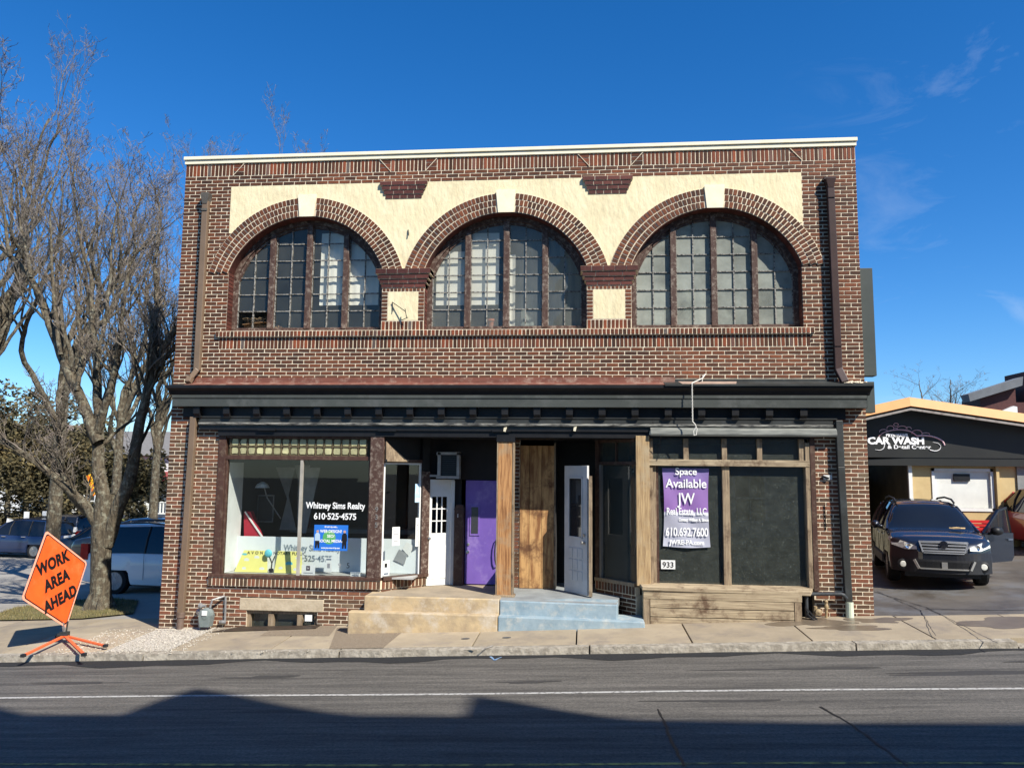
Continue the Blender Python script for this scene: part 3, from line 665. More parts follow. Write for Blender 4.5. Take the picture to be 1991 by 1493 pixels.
# mitred ends: wider at the top
n=len(crown); b=MB(); vs=[(XA-(-y-.17)*.55-.04,y,z) if y<-.1 else (XA,y,z) for y,z in crown]+[(XB+(-y-.17)*.55+.02,y,z) if y<-.1 else (XB,y,z) for y,z in crown]
b.add(vs,[tuple(range(n)),tuple(range(2*n-1,n-1,-1))]+[(i,(i+1)%n,n+(i+1)%n,n+i) for i in range(n)])
cor_ob=b.build('cornice',BLK,BLD)
b=MB(); b.add(*cor([(-.005,3.985),(-.195,3.985),(-.198,4.13),(-.214,4.14),(-.216,4.192),(-.005,4.192)],XA-.01,XB-.0)); b.build('fascia_board',FAS,cor_ob,local=True,bevel=.004)
b=MB(); b.box(.25,12.05,-.05,-.006,3.80,3.984); b.build('soffit',BLK,cor_ob,local=True)
b=MB(); b.box(.45,11.9,-.085,-.006,3.795,3.815); b.build('ledge',DGR,cor_ob,local=True)
bx=.56; i=0
while bx<11.9:
    b=MB(); b.prism([(bx-.055,3.985),(bx+.055,3.985),(bx+.055,3.86),(bx-.055,3.86)][::-1],-.16,-.05)
    b.hexa([(bx-.055,-.12,3.80),(bx+.055,-.12,3.80),(bx+.055,-.05,3.80),(bx-.055,-.05,3.80)],[(bx-.055,-.16,3.86),(bx+.055,-.16,3.86),(bx+.055,-.05,3.86),(bx-.055,-.05,3.86)])
    b.box(bx-.07,bx+.07,-.13,-.05,3.79,3.805)
    b.build('bracket',BLK,cor_ob,local=True,bevel=.004); bx+=.567; i+=1
b=MB(); b.add(*cor([(-.006,3.565),(-.07,3.565),(-.072,3.77),(-.09,3.795),(-.006,3.795)],.58,11.83)); b.build('lower_fascia',DGR,cor_ob,local=True)
b=MB(); b.add(*cor([(-.071,3.655),(-.11,3.655),(-.12,3.672),(-.12,3.70),(-.071,3.705)],.59,11.82)); b.build('worn_moulding',WORN,cor_ob,local=True)
b=MB(); b.box(.62,11.8,-.10,-.071,3.565,3.60); b.build('roller_strip',BLK,cor_ob,local=True)
b=MB()
for x in (1.72,3.95,6.0): b.box(x,x+.33,-.125,-.10,3.555,3.60)
b.build('hinge_plate',BLK,cor_ob,local=True,split=True)
b=MB(); b.add(*cor([(-.10,3.50),(-.17,3.50),(-.185,3.53),(-.175,3.60),(-.13,3.64),(-.10,3.64)],8.76,11.86)); b.build('awning_box',mat('faded_awning_metal',(.24,.245,.215),(.12,.125,.115),rough=.6,scale=5,stretch=(.5,2,4),bump=.2),cor_ob,local=True)
b=MB()
for px,py in ((982,834),(1118,833),(1266,840)): v=at(px,py,-.13); b.hexa([(v.x-.03,-.14,v.z-.04),(v.x+.01,-.14,v.z-.05),(v.x+.01,-.08,v.z-.05),(v.x-.03,-.08,v.z-.04)],[(v.x-.02,-.15,v.z+.02),(v.x+.03,-.15,v.z+.035),(v.x+.03,-.08,v.z+.035),(v.x-.02,-.08,v.z+.02)])
b.build('white_clip',CRM,cor_ob,local=True,split=True)
# copper flashing roof over the cornice
b=MB(); 
for i in range(60):
    xa=.35+i*.15; xb=xa+.15; 
    b.add([(xa,-.285,4.370),(xb,-.285,4.370),(xb,-.012,4.445+random.uniform(-.003,.003)),(xa,-.012,4.445+random.uniform(-.003,.003))],[(0,1,2,3)])
b.box(.35,9.2,-.03,-.008,4.43,4.53); b.build('flashing',RUST,cor_ob,local=True)
b=MB(); b.add([(9.0,-.288,4.374),(12.4,-.288,4.374),(12.4,-.012,4.46),(9.0,-.012,4.45)],[(0,1,2,3)]); b.add([(.1,-.285,4.368),(.35,-.285,4.368),(.35,-.012,4.42),(.1,-.012,4.42)],[(0,1,2,3)])
b.box(9.2,11.8,-.02,-.008,4.43,4.50); b.box(9.0,12.44,-.315,-.285,4.345,4.38); b.build('roofing_felt',DGR,cor_ob,local=True)
b=MB(); b.add([(9.3,-.26,4.386),(10.2,-.27,4.384),(10.25,-.05,4.452),(9.25,-.03,4.456)],[(0,1,2,3)]); b.build('mortar_smear',mat('pinkish_mortar',(.38,.27,.20),(.28,.2,.16),scale=7),cor_ob,local=True)
b=MB()
for k in range(26):
    x=12.0+random.uniform(-.1,.38); y=random.uniform(-.24,-.04); r_=random.uniform(.015,.04); b.lathe((x,y,4.385+.25*(y+.29)),(0,0,1),[(r_,0),(r_*.8,r_*.5),(0,r_*.6)],6)
b.build('mortar_debris',MOR,cor_ob,local=True)
# --- bays: angled bulkheads
def bay(p,q,z0,z1,flip=False):
    pv,qv=Vector((p[0],p[1],0)),Vector((q[0],q[1],0)); L=(qv-pv).length; d=(qv-pv)/L; nrm=Vector((d.y,-d.x,0))
    T=Matrix(((d.x,-nrm.x,0,p[0]),(d.y,-nrm.y,0,p[1]),(0,0,1,0),(0,0,0,1)))
    return L,T
def tbox(B,T,*a):
    t=MB(); t.box(*a); B.add([tuple(T@Vector(v)) for v in t.v],t.f)
LB=((4.05,0.0),(4.70,.68)); RB=((7.84,.72),(8.50,0.0))
for (p,q) in (LB,RB):
    lb=MB()
    L,T=bay(p,q,0,0)
    tbox(mb,T,.0,L,.002,.15,.2,.78); 
    for i in range(9):
        z=.78-HC*(i+1); x=-(i%2)*.108
        while x<L:
            a,c=max(x,0)+J/2,min(x+.2165,L)-J/2; x+=.2165
            if c-a>.03: tbox(lb,T,a,c,-.007,.05,z+J/2,z+HC-J/2)
    x=0; tbox(mb,T,-.01,L,-.02,.1,.78,.925)
    n=int(L/.073)
    for k in range(n): tbox(lb,T,k*L/n+J/2,(k+1)*L/n-J/2,-.03,.1,.79,.928)
    lb.build('bay_brickwork',BRlow,BLD)
mb.build('front_wall_mortar',MOR,BLD); bk.build('face_brickwork',BR,BLD); bl.build('ground_floor_brickwork',BRlow,BLD); bs.build('soldier_course',BRs,BLD)
# --- ceiling / header of the shop front
b=MB(); b.box(.95,11.45,.0,.30,3.50,3.60); b.box(3.9,8.7,.05,1.6,3.45,3.56); b.build('storefront_header',BLK,BLD)
b=MB(); b.box(.95,11.45,-.07,.0,3.46,3.565); b.build('header_rail',BLK,BLD)
# --- left shop window
sw=thing  # keep name free
SWN=MB(); SWN.box(.95,1.09,-.02,.12,.94,3.50); SWN.box(.90,4.06,-.065,.13,.93,.985); SWN.box(1.09,3.80,-.01,.10,3.03,3.105); SWN.box(1.09,3.80,-.01,.08,3.42,3.50); SWN.box(1.09,1.13,.0,.10,.985,3.03); SWN.box(3.77,3.80,.0,.10,.985,3.03)
SW=SWN.build('shop_window',BRN,BLD,bevel=.006)
MB().box(2.505,2.555,-.005,.05,.985,3.03).build('mullion',mat('pale_metal_strip',(.42,.39,.33),(.3,.28,.24),rough=.4,scale=3),SW,local=True)
MB().add([(1.1,.04,.98),(2.53,.04,.98),(2.53,.04,3.04),(1.1,.04,3.04)],[(0,1,2,3)]).add([(2.53,.041,.98),(3.78,.039,.98),(3.78,.043,3.04),(2.53,.04,3.04)],[(0,1,2,3)]).build('pane',SHOPG,SW,local=True)
PRM=mat('prism_glass',(.50,.47,.25),(.33,.32,.18),rough=.35,scale=6,island=.35,bump=.6,bscale=20)
PRF=mat('transom_lead_frame',(.14,.11,.06),(.08,.06,.035),rough=.8,scale=15,bump=.5)
pf=MB(); pf.box(1.12,3.76,.045,.07,3.10,3.43); pf.build('transom_frame',PRF,SW,local=True)
pr=MB(); n=16; wq=2.56/n
for i in range(n):
    for j in range(2):
        cx0=1.16+(i+.5)*wq; cz0=3.195+j*.155; k=14; ph=[random.uniform(0,6.28) for _ in range(3)]; amp=random.uniform(.02,.17); ps=[]
        for a in range(k):
            an=2*math.pi*a/k; s=max(abs(math.cos(an)),abs(math.sin(an))); q=.062/s*(1-amp*(.5+.5*math.sin(3*an+ph[0]))-amp*.6*(.5+.5*math.sin(5*an+ph[1]))); ps.append((cx0+q*math.cos(an)*1.03,cz0+q*math.sin(an)))
        pr.prism(ps,.034,.046)
pr.build('prism_tiles',PRM,SW,local=True)
pf=MB()
for i in range(n+1): pf.box(1.16+i*wq-.008,1.16+i*wq+.008,.025,.046,3.115,3.425)
pf.box(1.13,3.75,.022,.044,3.262,3.28); pf.build('transom_bars',PRF,SW,local=True)
# corner post 935
b=MB(); b.box(3.80,4.05,-.06,.10,.94,3.47); b.prism([(3.81,3.47),(4.04,3.47),(4.03,3.52),(3.90,3.55),(3.82,3.52)],-.055,.08); P935=b.build('corner_post',FRM,BLD,bevel=.012)
for k,chh in enumerate('935'): text(chh,.125,mat('tarnished_brass_numeral',(.28,.27,.25),scale=4,metal=.3,rough=.5) if k==0 else bpy.data.materials['tarnished_brass_numeral'],P935,(3.955,-.064,2.13-k*.135),name='house_number',ext=.003)
# bay side window
L,T=bay(*LB,0,0)
b=MB(); tbox(b,T,.02,L+.04,-.055,.10,.93,.985); tbox(b,T,.06,L+.03,-.02,.09,3.0,3.06); 
SB=b.build('bay_window',BRN,BLD)
b=MB(); tbox(b,T,.0,.03,.0,.05,.985,3.0); tbox(b,T,L-.16,L-.135,.0,.05,.985,3.0); tbox(b,T,0,L-.13,.0,.05,2.97,3.0); b.build('frame',WHT,SB,local=True)
b=MB(); tbox(b,T,L-.13,L+.04,-.05,.12,.98,2.85); b.build('post',FRM,SB,local=True,bevel=.01)
b=MB(); tbox(b,T,L-.13,L+.04,-.03,.12,2.85,3.5); tbox(b,T,.0,L,.04,.12,3.06,3.5); b.build('transom_board',BLK,SB,local=True)
b=MB(); b.add([tuple(T@Vector(v)) for v in ((.02,.03,.98),(L-.14,.03,.98),(L-.14,.03,2.98),(.02,.03,2.98))],[(0,1,2,3)]); b.build('pane',SHOPG,SB,local=True)
b=MB(); b.hexa([tuple(T@Vector(v)) for v in ((0,-.06,3.06),(.42,-.08,3.06),(.42,.04,3.06),(0,.04,3.06))],[tuple(T@Vector(v)) for v in ((0,-.05,3.38),(.1,-.04,3.30),(.1,.04,3.30),(0,.04,3.38))]); b.build('side_bracket',WDG,SB,local=True)
b=MB(); tbox(b,T,.0,.46,-.10,.02,3.02,3.06); b.build('ledge',WDG,SB,local=True)
# white door (nine lights)
D0,D1=(4.74,.70),(5.17,.95)
L,T=bay(D0,D1,0,0); zb=.76; zt=2.68
DW=thing  
b=MB(); tbox(b,T,-.02,L*.86,.0,.045,zb,zb+.95); tbox(b,T,-.02,.06,.0,.045,zb+.95,zt-.05); tbox(b,T,L*.72,L*.86,.0,.045,zb+.95,zt-.05); tbox(b,T,.06,L*.72,.0,.045,zb+1.62,zt-.05)
DWO=b.build('white_door',WHT,BLD)
b=MB(); 
for k in (1,2): tbox(b,T,.06+(L*.72-.06)*k/3-.011,.06+(L*.72-.06)*k/3+.011,.004,.03,zb+.95,zb+1.62)
for k in (1,2): tbox(b,T,.06,L*.72,.002,.03,zb+.95+.67*k/3-.009,zb+.95+.67*k/3+.009)
b.build('glazing_bar',WHT,DWO,local=True)
b=MB(); b.add([tuple(T@Vector(v)) for v in ((.05,.02,zb+.94),(L*.73,.02,zb+.94),(L*.73,.02,zb+1.63),(.05,.02,zb+1.63))],[(0,1,2,3)]); b.build('pane',glassmat('door_glass',.0,tint=(.25,.26,.27)),DWO,local=True)
b=MB(); tbox(b,T,.07,.19,-.008,.0,zb+.12,zb+.72); tbox(b,T,.24,.36,-.008,.0,zb+.12,zb+.72); b.build('raised_panel',WHT,DWO,local=True,bevel=.004,split=True)
b=MB(); tbox(b,T,L*.86,L*.86+.06,-.05,.1,zb,zt); tbox(b,T,-.03,L*.86+.06,-.02,.1,zt-.05,zt+.02); b.build('door_frame',WHT,DWO,local=True)
c_=T@Vector((.02,-.03,zb+.86)); MB().lathe(c_,(0,-1,0),[(.02,0),(.028,.02),(.024,.04),(0,.045)],12).build('handle',ALU,DWO,local=True)
# recess walls (dark), and post
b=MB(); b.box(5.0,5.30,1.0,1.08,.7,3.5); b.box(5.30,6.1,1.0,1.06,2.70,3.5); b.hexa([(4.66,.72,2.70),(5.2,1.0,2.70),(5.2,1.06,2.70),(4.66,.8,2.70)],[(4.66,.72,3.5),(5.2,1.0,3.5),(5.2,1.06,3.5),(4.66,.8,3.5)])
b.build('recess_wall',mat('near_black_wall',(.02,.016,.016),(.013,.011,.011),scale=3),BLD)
b=MB(); b.box(5.20,5.37,.84,1.0,.72,2.15); b.prism([(5.20,2.15),(5.37,2.15),(5.34,2.22),(5.24,2.22)],.85,1.0); PP=b.build('door_post',BRN,BLD,bevel=.01)
text('1',.10,TXW,PP,(5.265,.835,2.0),name='house_number')
# purple door
b=MB(); b.box(5.385,6.06,.985,1.03,.77,2.69); PD=b.build('purple_door',PUR,BLD,bevel=.004)
b=MB(); b.box(5.47,5.66,.972,.986,1.66,2.22); b.build('window_trim',PUR,PD,local=True,bevel=.004)
b=MB(); b.box(5.50,5.63,.968,.974,1.70,2.19); b.build('pane',mat('wired_glass',(.05,.05,.055),(.03,.03,.035),rough=.15,scale=60,spec=.5),PD,local=True)
b=MB(); b.lathe((5.45,.985,1.50),(0,-1,0),[(.026,0),(.026,.015),(0,.02)],16); b.lathe((5.445,.985,1.36),(0,-1,0),[(.03,0),(.018,.03),(.03,.05),(.03,.075),(0,.08)],16); b.build('lock',ALU,PD,local=True,smooth=False)
MB().tube([(6.02,.985,1.62),(5.985,.93,1.60),(5.965,.92,1.5),(5.955,.92,1.36),(5.965,.92,1.22),(5.985,.93,1.13),(6.02,.985,1.11)],.012,8).build('pull_handle',DGR,PD,local=True)
# air conditioner
AC=thing('air_conditioner','white boxy air conditioner with two openings set in the dark transom above the white door','air conditioner',(5.0,.72,2.78))
b=MB(); b.box(4.90,4.96,.62,.80,2.76,3.20); b.box(5.26,5.31,.62,.80,2.76,3.20); b.box(4.88,5.31,.62,.80,2.72,2.77); b.box(4.88,5.31,.62,.80,3.16,3.21); b.box(4.60,4.90,.66,.80,2.75,2.79); b.build('housing',mat('grimy_white_casing',(.42,.41,.38),(.28,.27,.25),scale=8),AC)  # white casing with the deep shade of the recess put into its colour
b=MB(); b.box(4.96,5.26,.66,.78,2.77,3.16); b.build('grille',BLK,AC)
b=MB(); 
for k in range(9): b.box(4.97,5.25,.65,.66,2.80+k*.04,2.81+k*.04)
b.build('louvre',DGR,AC)
# orange post + partition
b=MB(); b.box(6.12,6.38,-.13,.05,.72,3.44); OP=b.build('timber_post',WDO,BLD,bevel=.008)
b=MB(); b.box(6.375,6.40,-.14,.06,.72,3.46); b.box(6.10,6.12,-.14,.06,.72,3.46); b.build('edge_strip',WDG,OP,local=True,split=True)
b=MB(); b.box(6.07,6.43,-.18,.08,.62,.76); b.build('base_block',WDG,OP,local=True,bevel=.01)
b=MB(); b.box(6.09,6.41,-.15,.05,3.38,3.50); b.build('head_block',BLK,OP,local=True)
mm_=MB(); mm_.box(6.085,6.42,.885,1.06,.7,3.48); mm_.build('pier_mortar',MOR,BLD)
pb=MB()
for i in range(39):
    z=.74+i*HC; x=6.085-(i%2)*.108
    while x<6.42:
        a,c=max(x,6.09)+J/2,min(x+.2165,6.42)-J/2; x+=.2165
        if c-a>.03: pb.box(a,c,.872,.95,z+J/2,z+HC-J/2)
pb.build('brick_pier',BRlow,BLD)
b=MB(); b.box(6.27,6.33,.05,.87,.74,1.36); b.box(6.255,6.345,.05,.87,1.36,1.385); RV=b.build('low_screen',mat('grey_vent_metal',(.17,.16,.15),scale=3,rough=.5),BLD)
b=MB(); b.box(6.33,6.338,.12,.80,.82,.85); b.box(6.33,6.338,.12,.80,1.28,1.31); b.box(6.33,6.338,.12,.15,.85,1.28); b.box(6.33,6.338,.77,.80,.85,1.28); b.build('panel_moulding',WDG,RV,local=True)
# plywood boards
b=MB()
for k,(xa,xb) in enumerate(((6.425,6.60),(6.605,6.83),(6.835,7.06))): b.box(xa,xb,.86+.003*k,.90,.735,3.35)
b.build('plywood_boarding',PLY,BLD,bevel=.003); MB().box(7.06,7.09,.84,.9,.72,3.4).build('board_trim',WDG,BLD)
# doorway, grey door
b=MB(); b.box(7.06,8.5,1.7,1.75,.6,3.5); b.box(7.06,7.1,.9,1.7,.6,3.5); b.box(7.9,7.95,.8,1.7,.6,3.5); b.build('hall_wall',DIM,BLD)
L,T=bay((7.26,.66),(7.67,.16),0,0); zb,zt=.735,2.98
b=MB(); tbox(b,T,0,L,0,.045,zb,zb+.98); tbox(b,T,0,.14,0,.045,zb+.98,zt); tbox(b,T,L-.14,L,0,.045,zb+.98,zt); tbox(b,T,.14,L-.14,0,.045,zt-.22,zt)
GD=b.build('grey_door',GRYD,BLD,bevel=.003)
b=MB(); 
for q in ((.12,.15,zb+.96,zt-.2),(L-.15,L-.12,zb+.96,zt-.2)): tbox(b,T,q[0],q[1],-.012,0,q[2],q[3])
tbox(b,T,.12,L-.12,-.012,0,zb+.96,zb+.99); tbox(b,T,.12,L-.12,-.012,0,zt-.23,zt-.2)
for i in range(3):
    for j in range(3): tbox(b,T,.13+i*.135,.13+i*.135+.115,-.01,0,zb+.22+j*.2,zb+.22+j*.2+.17)
b.build('door_moulding',GRYD,GD,local=True,bevel=.004)
b=MB(); b.add([tuple(T@Vector(v)) for v in ((.14,.01,zb+.98),(L-.14,.01,zb+.98),(L-.14,.01,zt-.22),(.14,.01,zt-.22))],[(0,1,2,3)]); b.build('pane',mat('reflective_dark_pane',(.03,.03,.03),scale=2,rough=.04,bump=0,spec=1.0),GD,local=True)
h_=T@Vector((L-.07,-.005,zb+.90)); b=MB(); nn=-(T.to_3x3()@Vector((0,1,0))); b.lathe(h_,nn,[(.025,0),(.016,.03),(.03,.05),(.028,.07),(0,.08)],14); h2=T@Vector((L-.07,-.005,zb+1.03)); b.lathe(h2,nn,[(.026,0),(.026,.02),(0,.025)],14); b.build('handle',ALU,GD,local=True,split=True)
b=MB(); b.box(7.70,7.76,.06,.14,.735,2.80); b.build('door_jamb',WDG,BLD)
# right bay window
L,T=bay(*RB,0,0)
b=MB(); tbox(b,T,0,L,-.05,.1,.93,.99); b.build('bay_sill',WDG,BLD)
b=MB(); tbox(b,T,0,.09,-.03,.1,.98,3.48); tbox(b,T,.09,L,-.01,.06,3.00,3.06); tbox(b,T,.5,.53,-.01,.05,3.06,3.42); tbox(b,T,.0,L,-.01,.08,3.40,3.48); RW=b.build('bay_window',BRN,BLD)
b=MB(); tbox(b,T,.09,.14,-.015,.04,.99,3.0); b.build('frame',mat('tarnished_aluminium',(.25,.23,.2),scale=3,rough=.4),RW,local=True)
b=MB(); b.add([tuple(T@Vector(v)) for v in ((.09,.03,.98),(L,.03,.98),(L,.03,3.45),(.09,.03,3.45))],[(0,1,2,3)]); b.build('pane',DUSTG,RW,local=True)
# right post
b=MB(); b.box(8.51,8.74,-.10,.05,.96,3.50); b.build('timber_post',WDG if False else mat('tan_weathered_timber',(.50,.35,.18),(.24,.155,.08),rough=.8,scale=4,stretch=(10,10,.6),bump=.4,c3=(.40,.31,.19),s3=2),BLD,bevel=.006)
# right shop window
b=MB(); b.box(8.70,11.43,-.06,.02,2.99,3.10); R1=b.build('right_shop_window',WDH,BLD,bevel=.006)
b=MB(); b.box(8.74,8.80,-.03,.06,.99,2.99); b.box(11.36,11.44,-.05,.12,.97,3.40); b.box(8.80,8.86,.02,.1,.99,2.99); b.build('side_frame',WDG,R1,local=True,bevel=.004,split=True)
b=MB(); b.box(8.86,8.9,.03,.1,1.0,2.99); b.box(11.44,11.52,-.06,.02,.94,3.5); b.build('outer_frame',BRN,R1,local=True,split=True)
b=MB(); b.box(9.98,10.10,-.01,.06,.99,2.99); b.build('mullion',WDG,R1,local=True,bevel=.004)
b=MB()
for x in (8.72,9.33,9.98,10.57,11.27): b.box(x,x+.085,-.03,.04,3.10,3.50)
b.build('transom_bar',WDG,R1,local=True,split=True)
b=MB(); b.add([(8.8,.06,.99),(10,.06,.99),(10,.06,3.0),(8.8,.06,3.0)],[(0,1,2,3)]); b.add([(10.05,.06,.99),(11.4,.06,.99),(11.4,.06,3.0),(10.05,.06,3.0)],[(0,1,2,3)]); b.build('pane',DUSTG,R1,local=True)
b=MB(); b.add([(8.72,.045,3.08),(11.4,.045,3.08),(11.4,.045,3.5),(8.72,.045,3.5)],[(0,1,2,3)]); b.build('transom_pane',DUSTG,R1,local=True)
b=MB(); b.hexa([(8.58,-.36,.925),(11.3,-.33,.895),(11.46,.06,.93),(8.55,.06,.95)],[(8.58,-.36,.985),(11.3,-.33,.96),(11.46,.06,.995),(8.55,.06,1.0)]); b.build('window_sill',WDH,R1,local=True,bevel=.008)
b=MB(); b.box(8.60,11.15,-.31,.0,.35,.93); b.build('bulkhead',WDH,R1,local=True)
b=MB(); b.box(8.60,11.16,-.335,-.31,.79,.925); 
for k in range(3): b.box(8.71,11.03,-.33-.004*k,-.31,.79-.145*(k+1)+.006,.79-.145*k-.006)
b.build('bulkhead_boards',WDH,R1,local=True,bevel=.005)
b=MB(); b.box(8.60,8.70,-.338,-.31,.35,.785); b.box(11.04,11.15,-.338,-.31,.42,.785); b.build('bulkhead_stile',WDG,R1,local=True,split=True)
# shop rooms
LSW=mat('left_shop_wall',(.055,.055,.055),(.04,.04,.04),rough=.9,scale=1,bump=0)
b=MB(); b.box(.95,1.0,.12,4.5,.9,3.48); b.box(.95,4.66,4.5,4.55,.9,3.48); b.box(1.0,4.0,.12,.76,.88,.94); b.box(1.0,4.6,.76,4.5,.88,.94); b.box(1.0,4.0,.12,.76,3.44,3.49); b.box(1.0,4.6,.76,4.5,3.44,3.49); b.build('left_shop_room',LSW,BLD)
b=MB(); b.extrude([(4.0,.05,.90),(4.05,.05,.90),(4.62,.66,.90),(4.62,.80,.90),(4.0,.80,.90)],(0,0,.07)); b.build('bay_floor',mat('grey_display_shelf',(.45,.44,.41),scale=3),BLD)

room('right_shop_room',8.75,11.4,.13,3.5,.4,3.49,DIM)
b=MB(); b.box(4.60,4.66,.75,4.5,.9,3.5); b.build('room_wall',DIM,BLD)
b=MB(); b.box(1.02,1.10,.13,.75,.98,2.98); b.build('window_return',WHT,BLD)
# steps
def stepf(name,m,x0,x1,yf,zt_,depth_to,x0b=None):
    b=MB(); b.hexa([(x0,yf,-.1),(x1,yf,-.1),(x1,depth_to,-.1),(x0,depth_to,-.1)],[(x0,yf,zt_),(x1,yf,zt_),(x1,depth_to,zt_),(x0,depth_to,zt_)]); return b.build(name,m,BLD,bevel=.018)
stepf('upper_step',TAN,3.90,6.205,-.50,.745,-.02); stepf('lower_step',TAN,3.68,6.20,-.68,.51,-.50)
b=MB(); b.hexa([(3.95,-.46,.7),(6.2,-.46,.7),(6.2,1.1,.7),(4.6,1.1,.7)],[(3.95,-.46,.749),(6.2,-.46,.749),(6.2,1.1,.752),(4.6,1.1,.752)]); b.build('entry_floor',mat('tan_worn_floor',(.36,.29,.20),(.26,.215,.155),rough=.9,scale=3,bump=.3),BLD)
b=MB(); b.hexa([(6.215,-.50,.1),(8.16,-.50,.1),(8.2,-.02,.1),(6.215,-.02,.1)],[(6.215,-.50,.725),(8.16,-.50,.700),(8.2,-.02,.715),(6.215,-.02,.725)]); b.build('upper_step',BLU,BLD,bevel=.018)
b=MB(); b.hexa([(6.21,-.68,.0),(8.60,-.60,.0),(8.60,-.0,.0),(6.21,-.0,.0)],[(6.21,-.68,.50),(8.60,-.60,.46),(8.60,-.0,.46),(6.21,-.0,.50)]); b.build('lower_step',BLU,BLD,bevel=.018)
b=MB(); b.hexa([(6.21,-.47,.6),(8.15,-.47,.6),(8.4,1.7,.6),(6.21,1.7,.6)],[(6.21,-.47,.728),(8.15,-.47,.704),(8.4,1.7,.730),(6.21,1.7,.730)]); b.build('entry_floor',mat('blue_grey_worn_floor',(.27,.29,.29),(.19,.20,.20),rough=.9,scale=3,bump=.3),BLD)
# downspouts
def spout(parts,m,name='downspout',bands=()):
    b=MB()
    for p,q,w,h in parts: b.bar(p,q,w,h)
    o=b.build(name,m,BLD,bevel=.01)
    return o
o=spout([((.475,-.075,7.90),(.49,-.075,4.66),.115,.09),((.49,-.075,4.68),(.40,-.12,4.52),.115,.09),((.40,-.12,4.54),(.39,-.20,4.42),.11,.09)],TAUP)
b=MB(); b.hexa([(.43,-.13,7.84),(.52,-.13,7.84),(.52,0,7.84),(.43,0,7.84)],[(.39,-.15,8.02),(.56,-.15,8.02),(.56,0,8.02),(.39,0,8.02)]); b.box(.40,.55,-.14,.02,8.02,8.05); b.box(.42,.53,-.135,-.01,7.70,7.74); b.build('rain_head',mat('old_grey_lead',(.13,.12,.10),(.08,.07,.06),scale=12,rough=.6),o,local=True)
o=spout([((.475,-.075,3.80),(.445,-.075,.30),.115,.09)],TAUP)
b=MB(); b.tube([(.44,-.075,-.03),(.44,-.075,.27)],.062,14); b.tube([(.44,-.075,.22),(.44,-.075,.31)],.078,14); b.build('standpipe',mat('rusty_brown_pipe',(.17,.12,.095),(.11,.075,.055),scale=10,rough=.8),o,local=True)
o=spout([((11.925,-.085,7.92),(11.945,-.085,4.62),.12,.10),((11.945,-.085,4.66),(12.02,-.17,4.42),.12,.10)],DSP)
b=MB(); b.hexa([(11.88,-.14,7.86),(11.97,-.14,7.86),(11.97,0,7.86),(11.88,0,7.86)],[(11.84,-.16,8.02),(12.01,-.16,8.02),(12.01,0,8.02),(11.84,0,8.02)]); b.box(11.82,12.02,-.12,.02,8.02,8.06); b.build('rain_head',DSP,o,local=True)
b=MB(); b.box(11.885,12.0,-.15,-.03,5.05,5.08); b.box(11.87,11.985,-.15,-.03,7.68,7.71); b.build('strap',DSP,o,local=True,split=True)
o=spout([((11.92,-.085,3.78),(11.925,-.085,3.0),.115,.09),((11.925,-.085,3.0),(11.97,-.085,.78),.115,.09)],DGR)
b=MB(); b.tube([(11.98,-.10,.44),(11.98,-.10,.78)],.062,14); b.tube([(11.98,-.10,.50),(11.985,-.12,.42)],.05,12); b.build('drain_boot',mat('pale_green_pipe',(.62,.66,.50),(.5,.55,.42),scale=5,rough=.5),o,local=True)
# right pier small fittings
b=MB(); b.box(11.66,11.80,-.02,.0,2.78,2.86); b.build('fixing_plate',WHT,BLD); b=MB(); b.bar((11.64,-.03,2.84),(11.74,-.05,2.80),.03); b.tube([(11.66,-.02,2.36),(11.67,-.02,1.95)],.008,6); b.build('wire_bracket',BLK,BLD)
b=MB(); b.bar((4.12,-.01,5.92),(4.14,-.03,5.74),.010); b.bar((4.12,-.03,5.92),(4.40,-.12,5.72),.012); b.bar((4.38,-.10,5.78),(4.42,-.12,5.60),.012); b.bar((4.30,-.03,5.58),(4.44,-.1,5.62),.010); b.build('broken_bracket',PLA,BLD)
b=MB(); b.bar((4.38,-.02,7.28),(4.40,-.05,7.16),.014); b.build('iron_hook',PLA,BLD)
# side sign box on right wall
b=MB(); b.box(Wd+.02,Wd+.29,.22,.42,4.58,6.50); SB_=b.build('side_sign',mat('grey_green_sign_metal',(.055,.065,.062),(.045,.055,.052),scale=2,rough=.5),origin=(12.49,.5,4.58),bevel=.006); tag(SB_,'upper dark grey boxed sign panel fixed to the right flank of the brick building','sign panel')
b=MB(); b.box(Wd+.02,Wd+.24,.22,.42,3.94,4.48); tag(b.build('side_sign',bpy.data.materials['grey_green_sign_metal'],origin=(12.47,.5,3.98),bevel=.006),'small dark grey box on the right flank at cornice level below the tall panel','sign panel')
# ================= THINGS =================
# --- work zone sign
base=gp(125,1245,0); hub=Vector((base.x,base.y,gz(base.x,base.y)+.10))
SG=thing('road_sign','orange diamond roadwork sign tilted on a low folding stand beside the kerb','road sign',(hub.x,hub.y,gz(hub.x,hub.y)))
rd=Vector((hub.x-CAMP[0],hub.y-CAMP[1],0)).normalized(); rt=Vector((rd.y,-rd.x,0)); V=rt*-.40-rd*.228+Vector((0,0,1.66)); Wv=rt*.97+rd*1.36+Vector((0,0,.416)); V=V-Wv*(V.dot(Wv)/Wv.dot(Wv)); V=V.normalized()*1.72; Wv=Wv.normalized()*1.60; Nn=Wv.cross(V).normalized()
bot=hub+Vector((-.0,.03,.13)); ctr=bot+V/2-Vector((0,0,.03))
ORG=mat('fluorescent_orange_sheeting',(.95,.13,.02),(.80,.10,.018),rough=.5,scale=2.2,bump=.5,bscale=2.5,bdist=.05,c3=(.86,.16,.04),s3=3)
PNK=mat('pale_orange_edge',(.95,.42,.28),(.85,.35,.22),rough=.6,scale=8,bump=0)
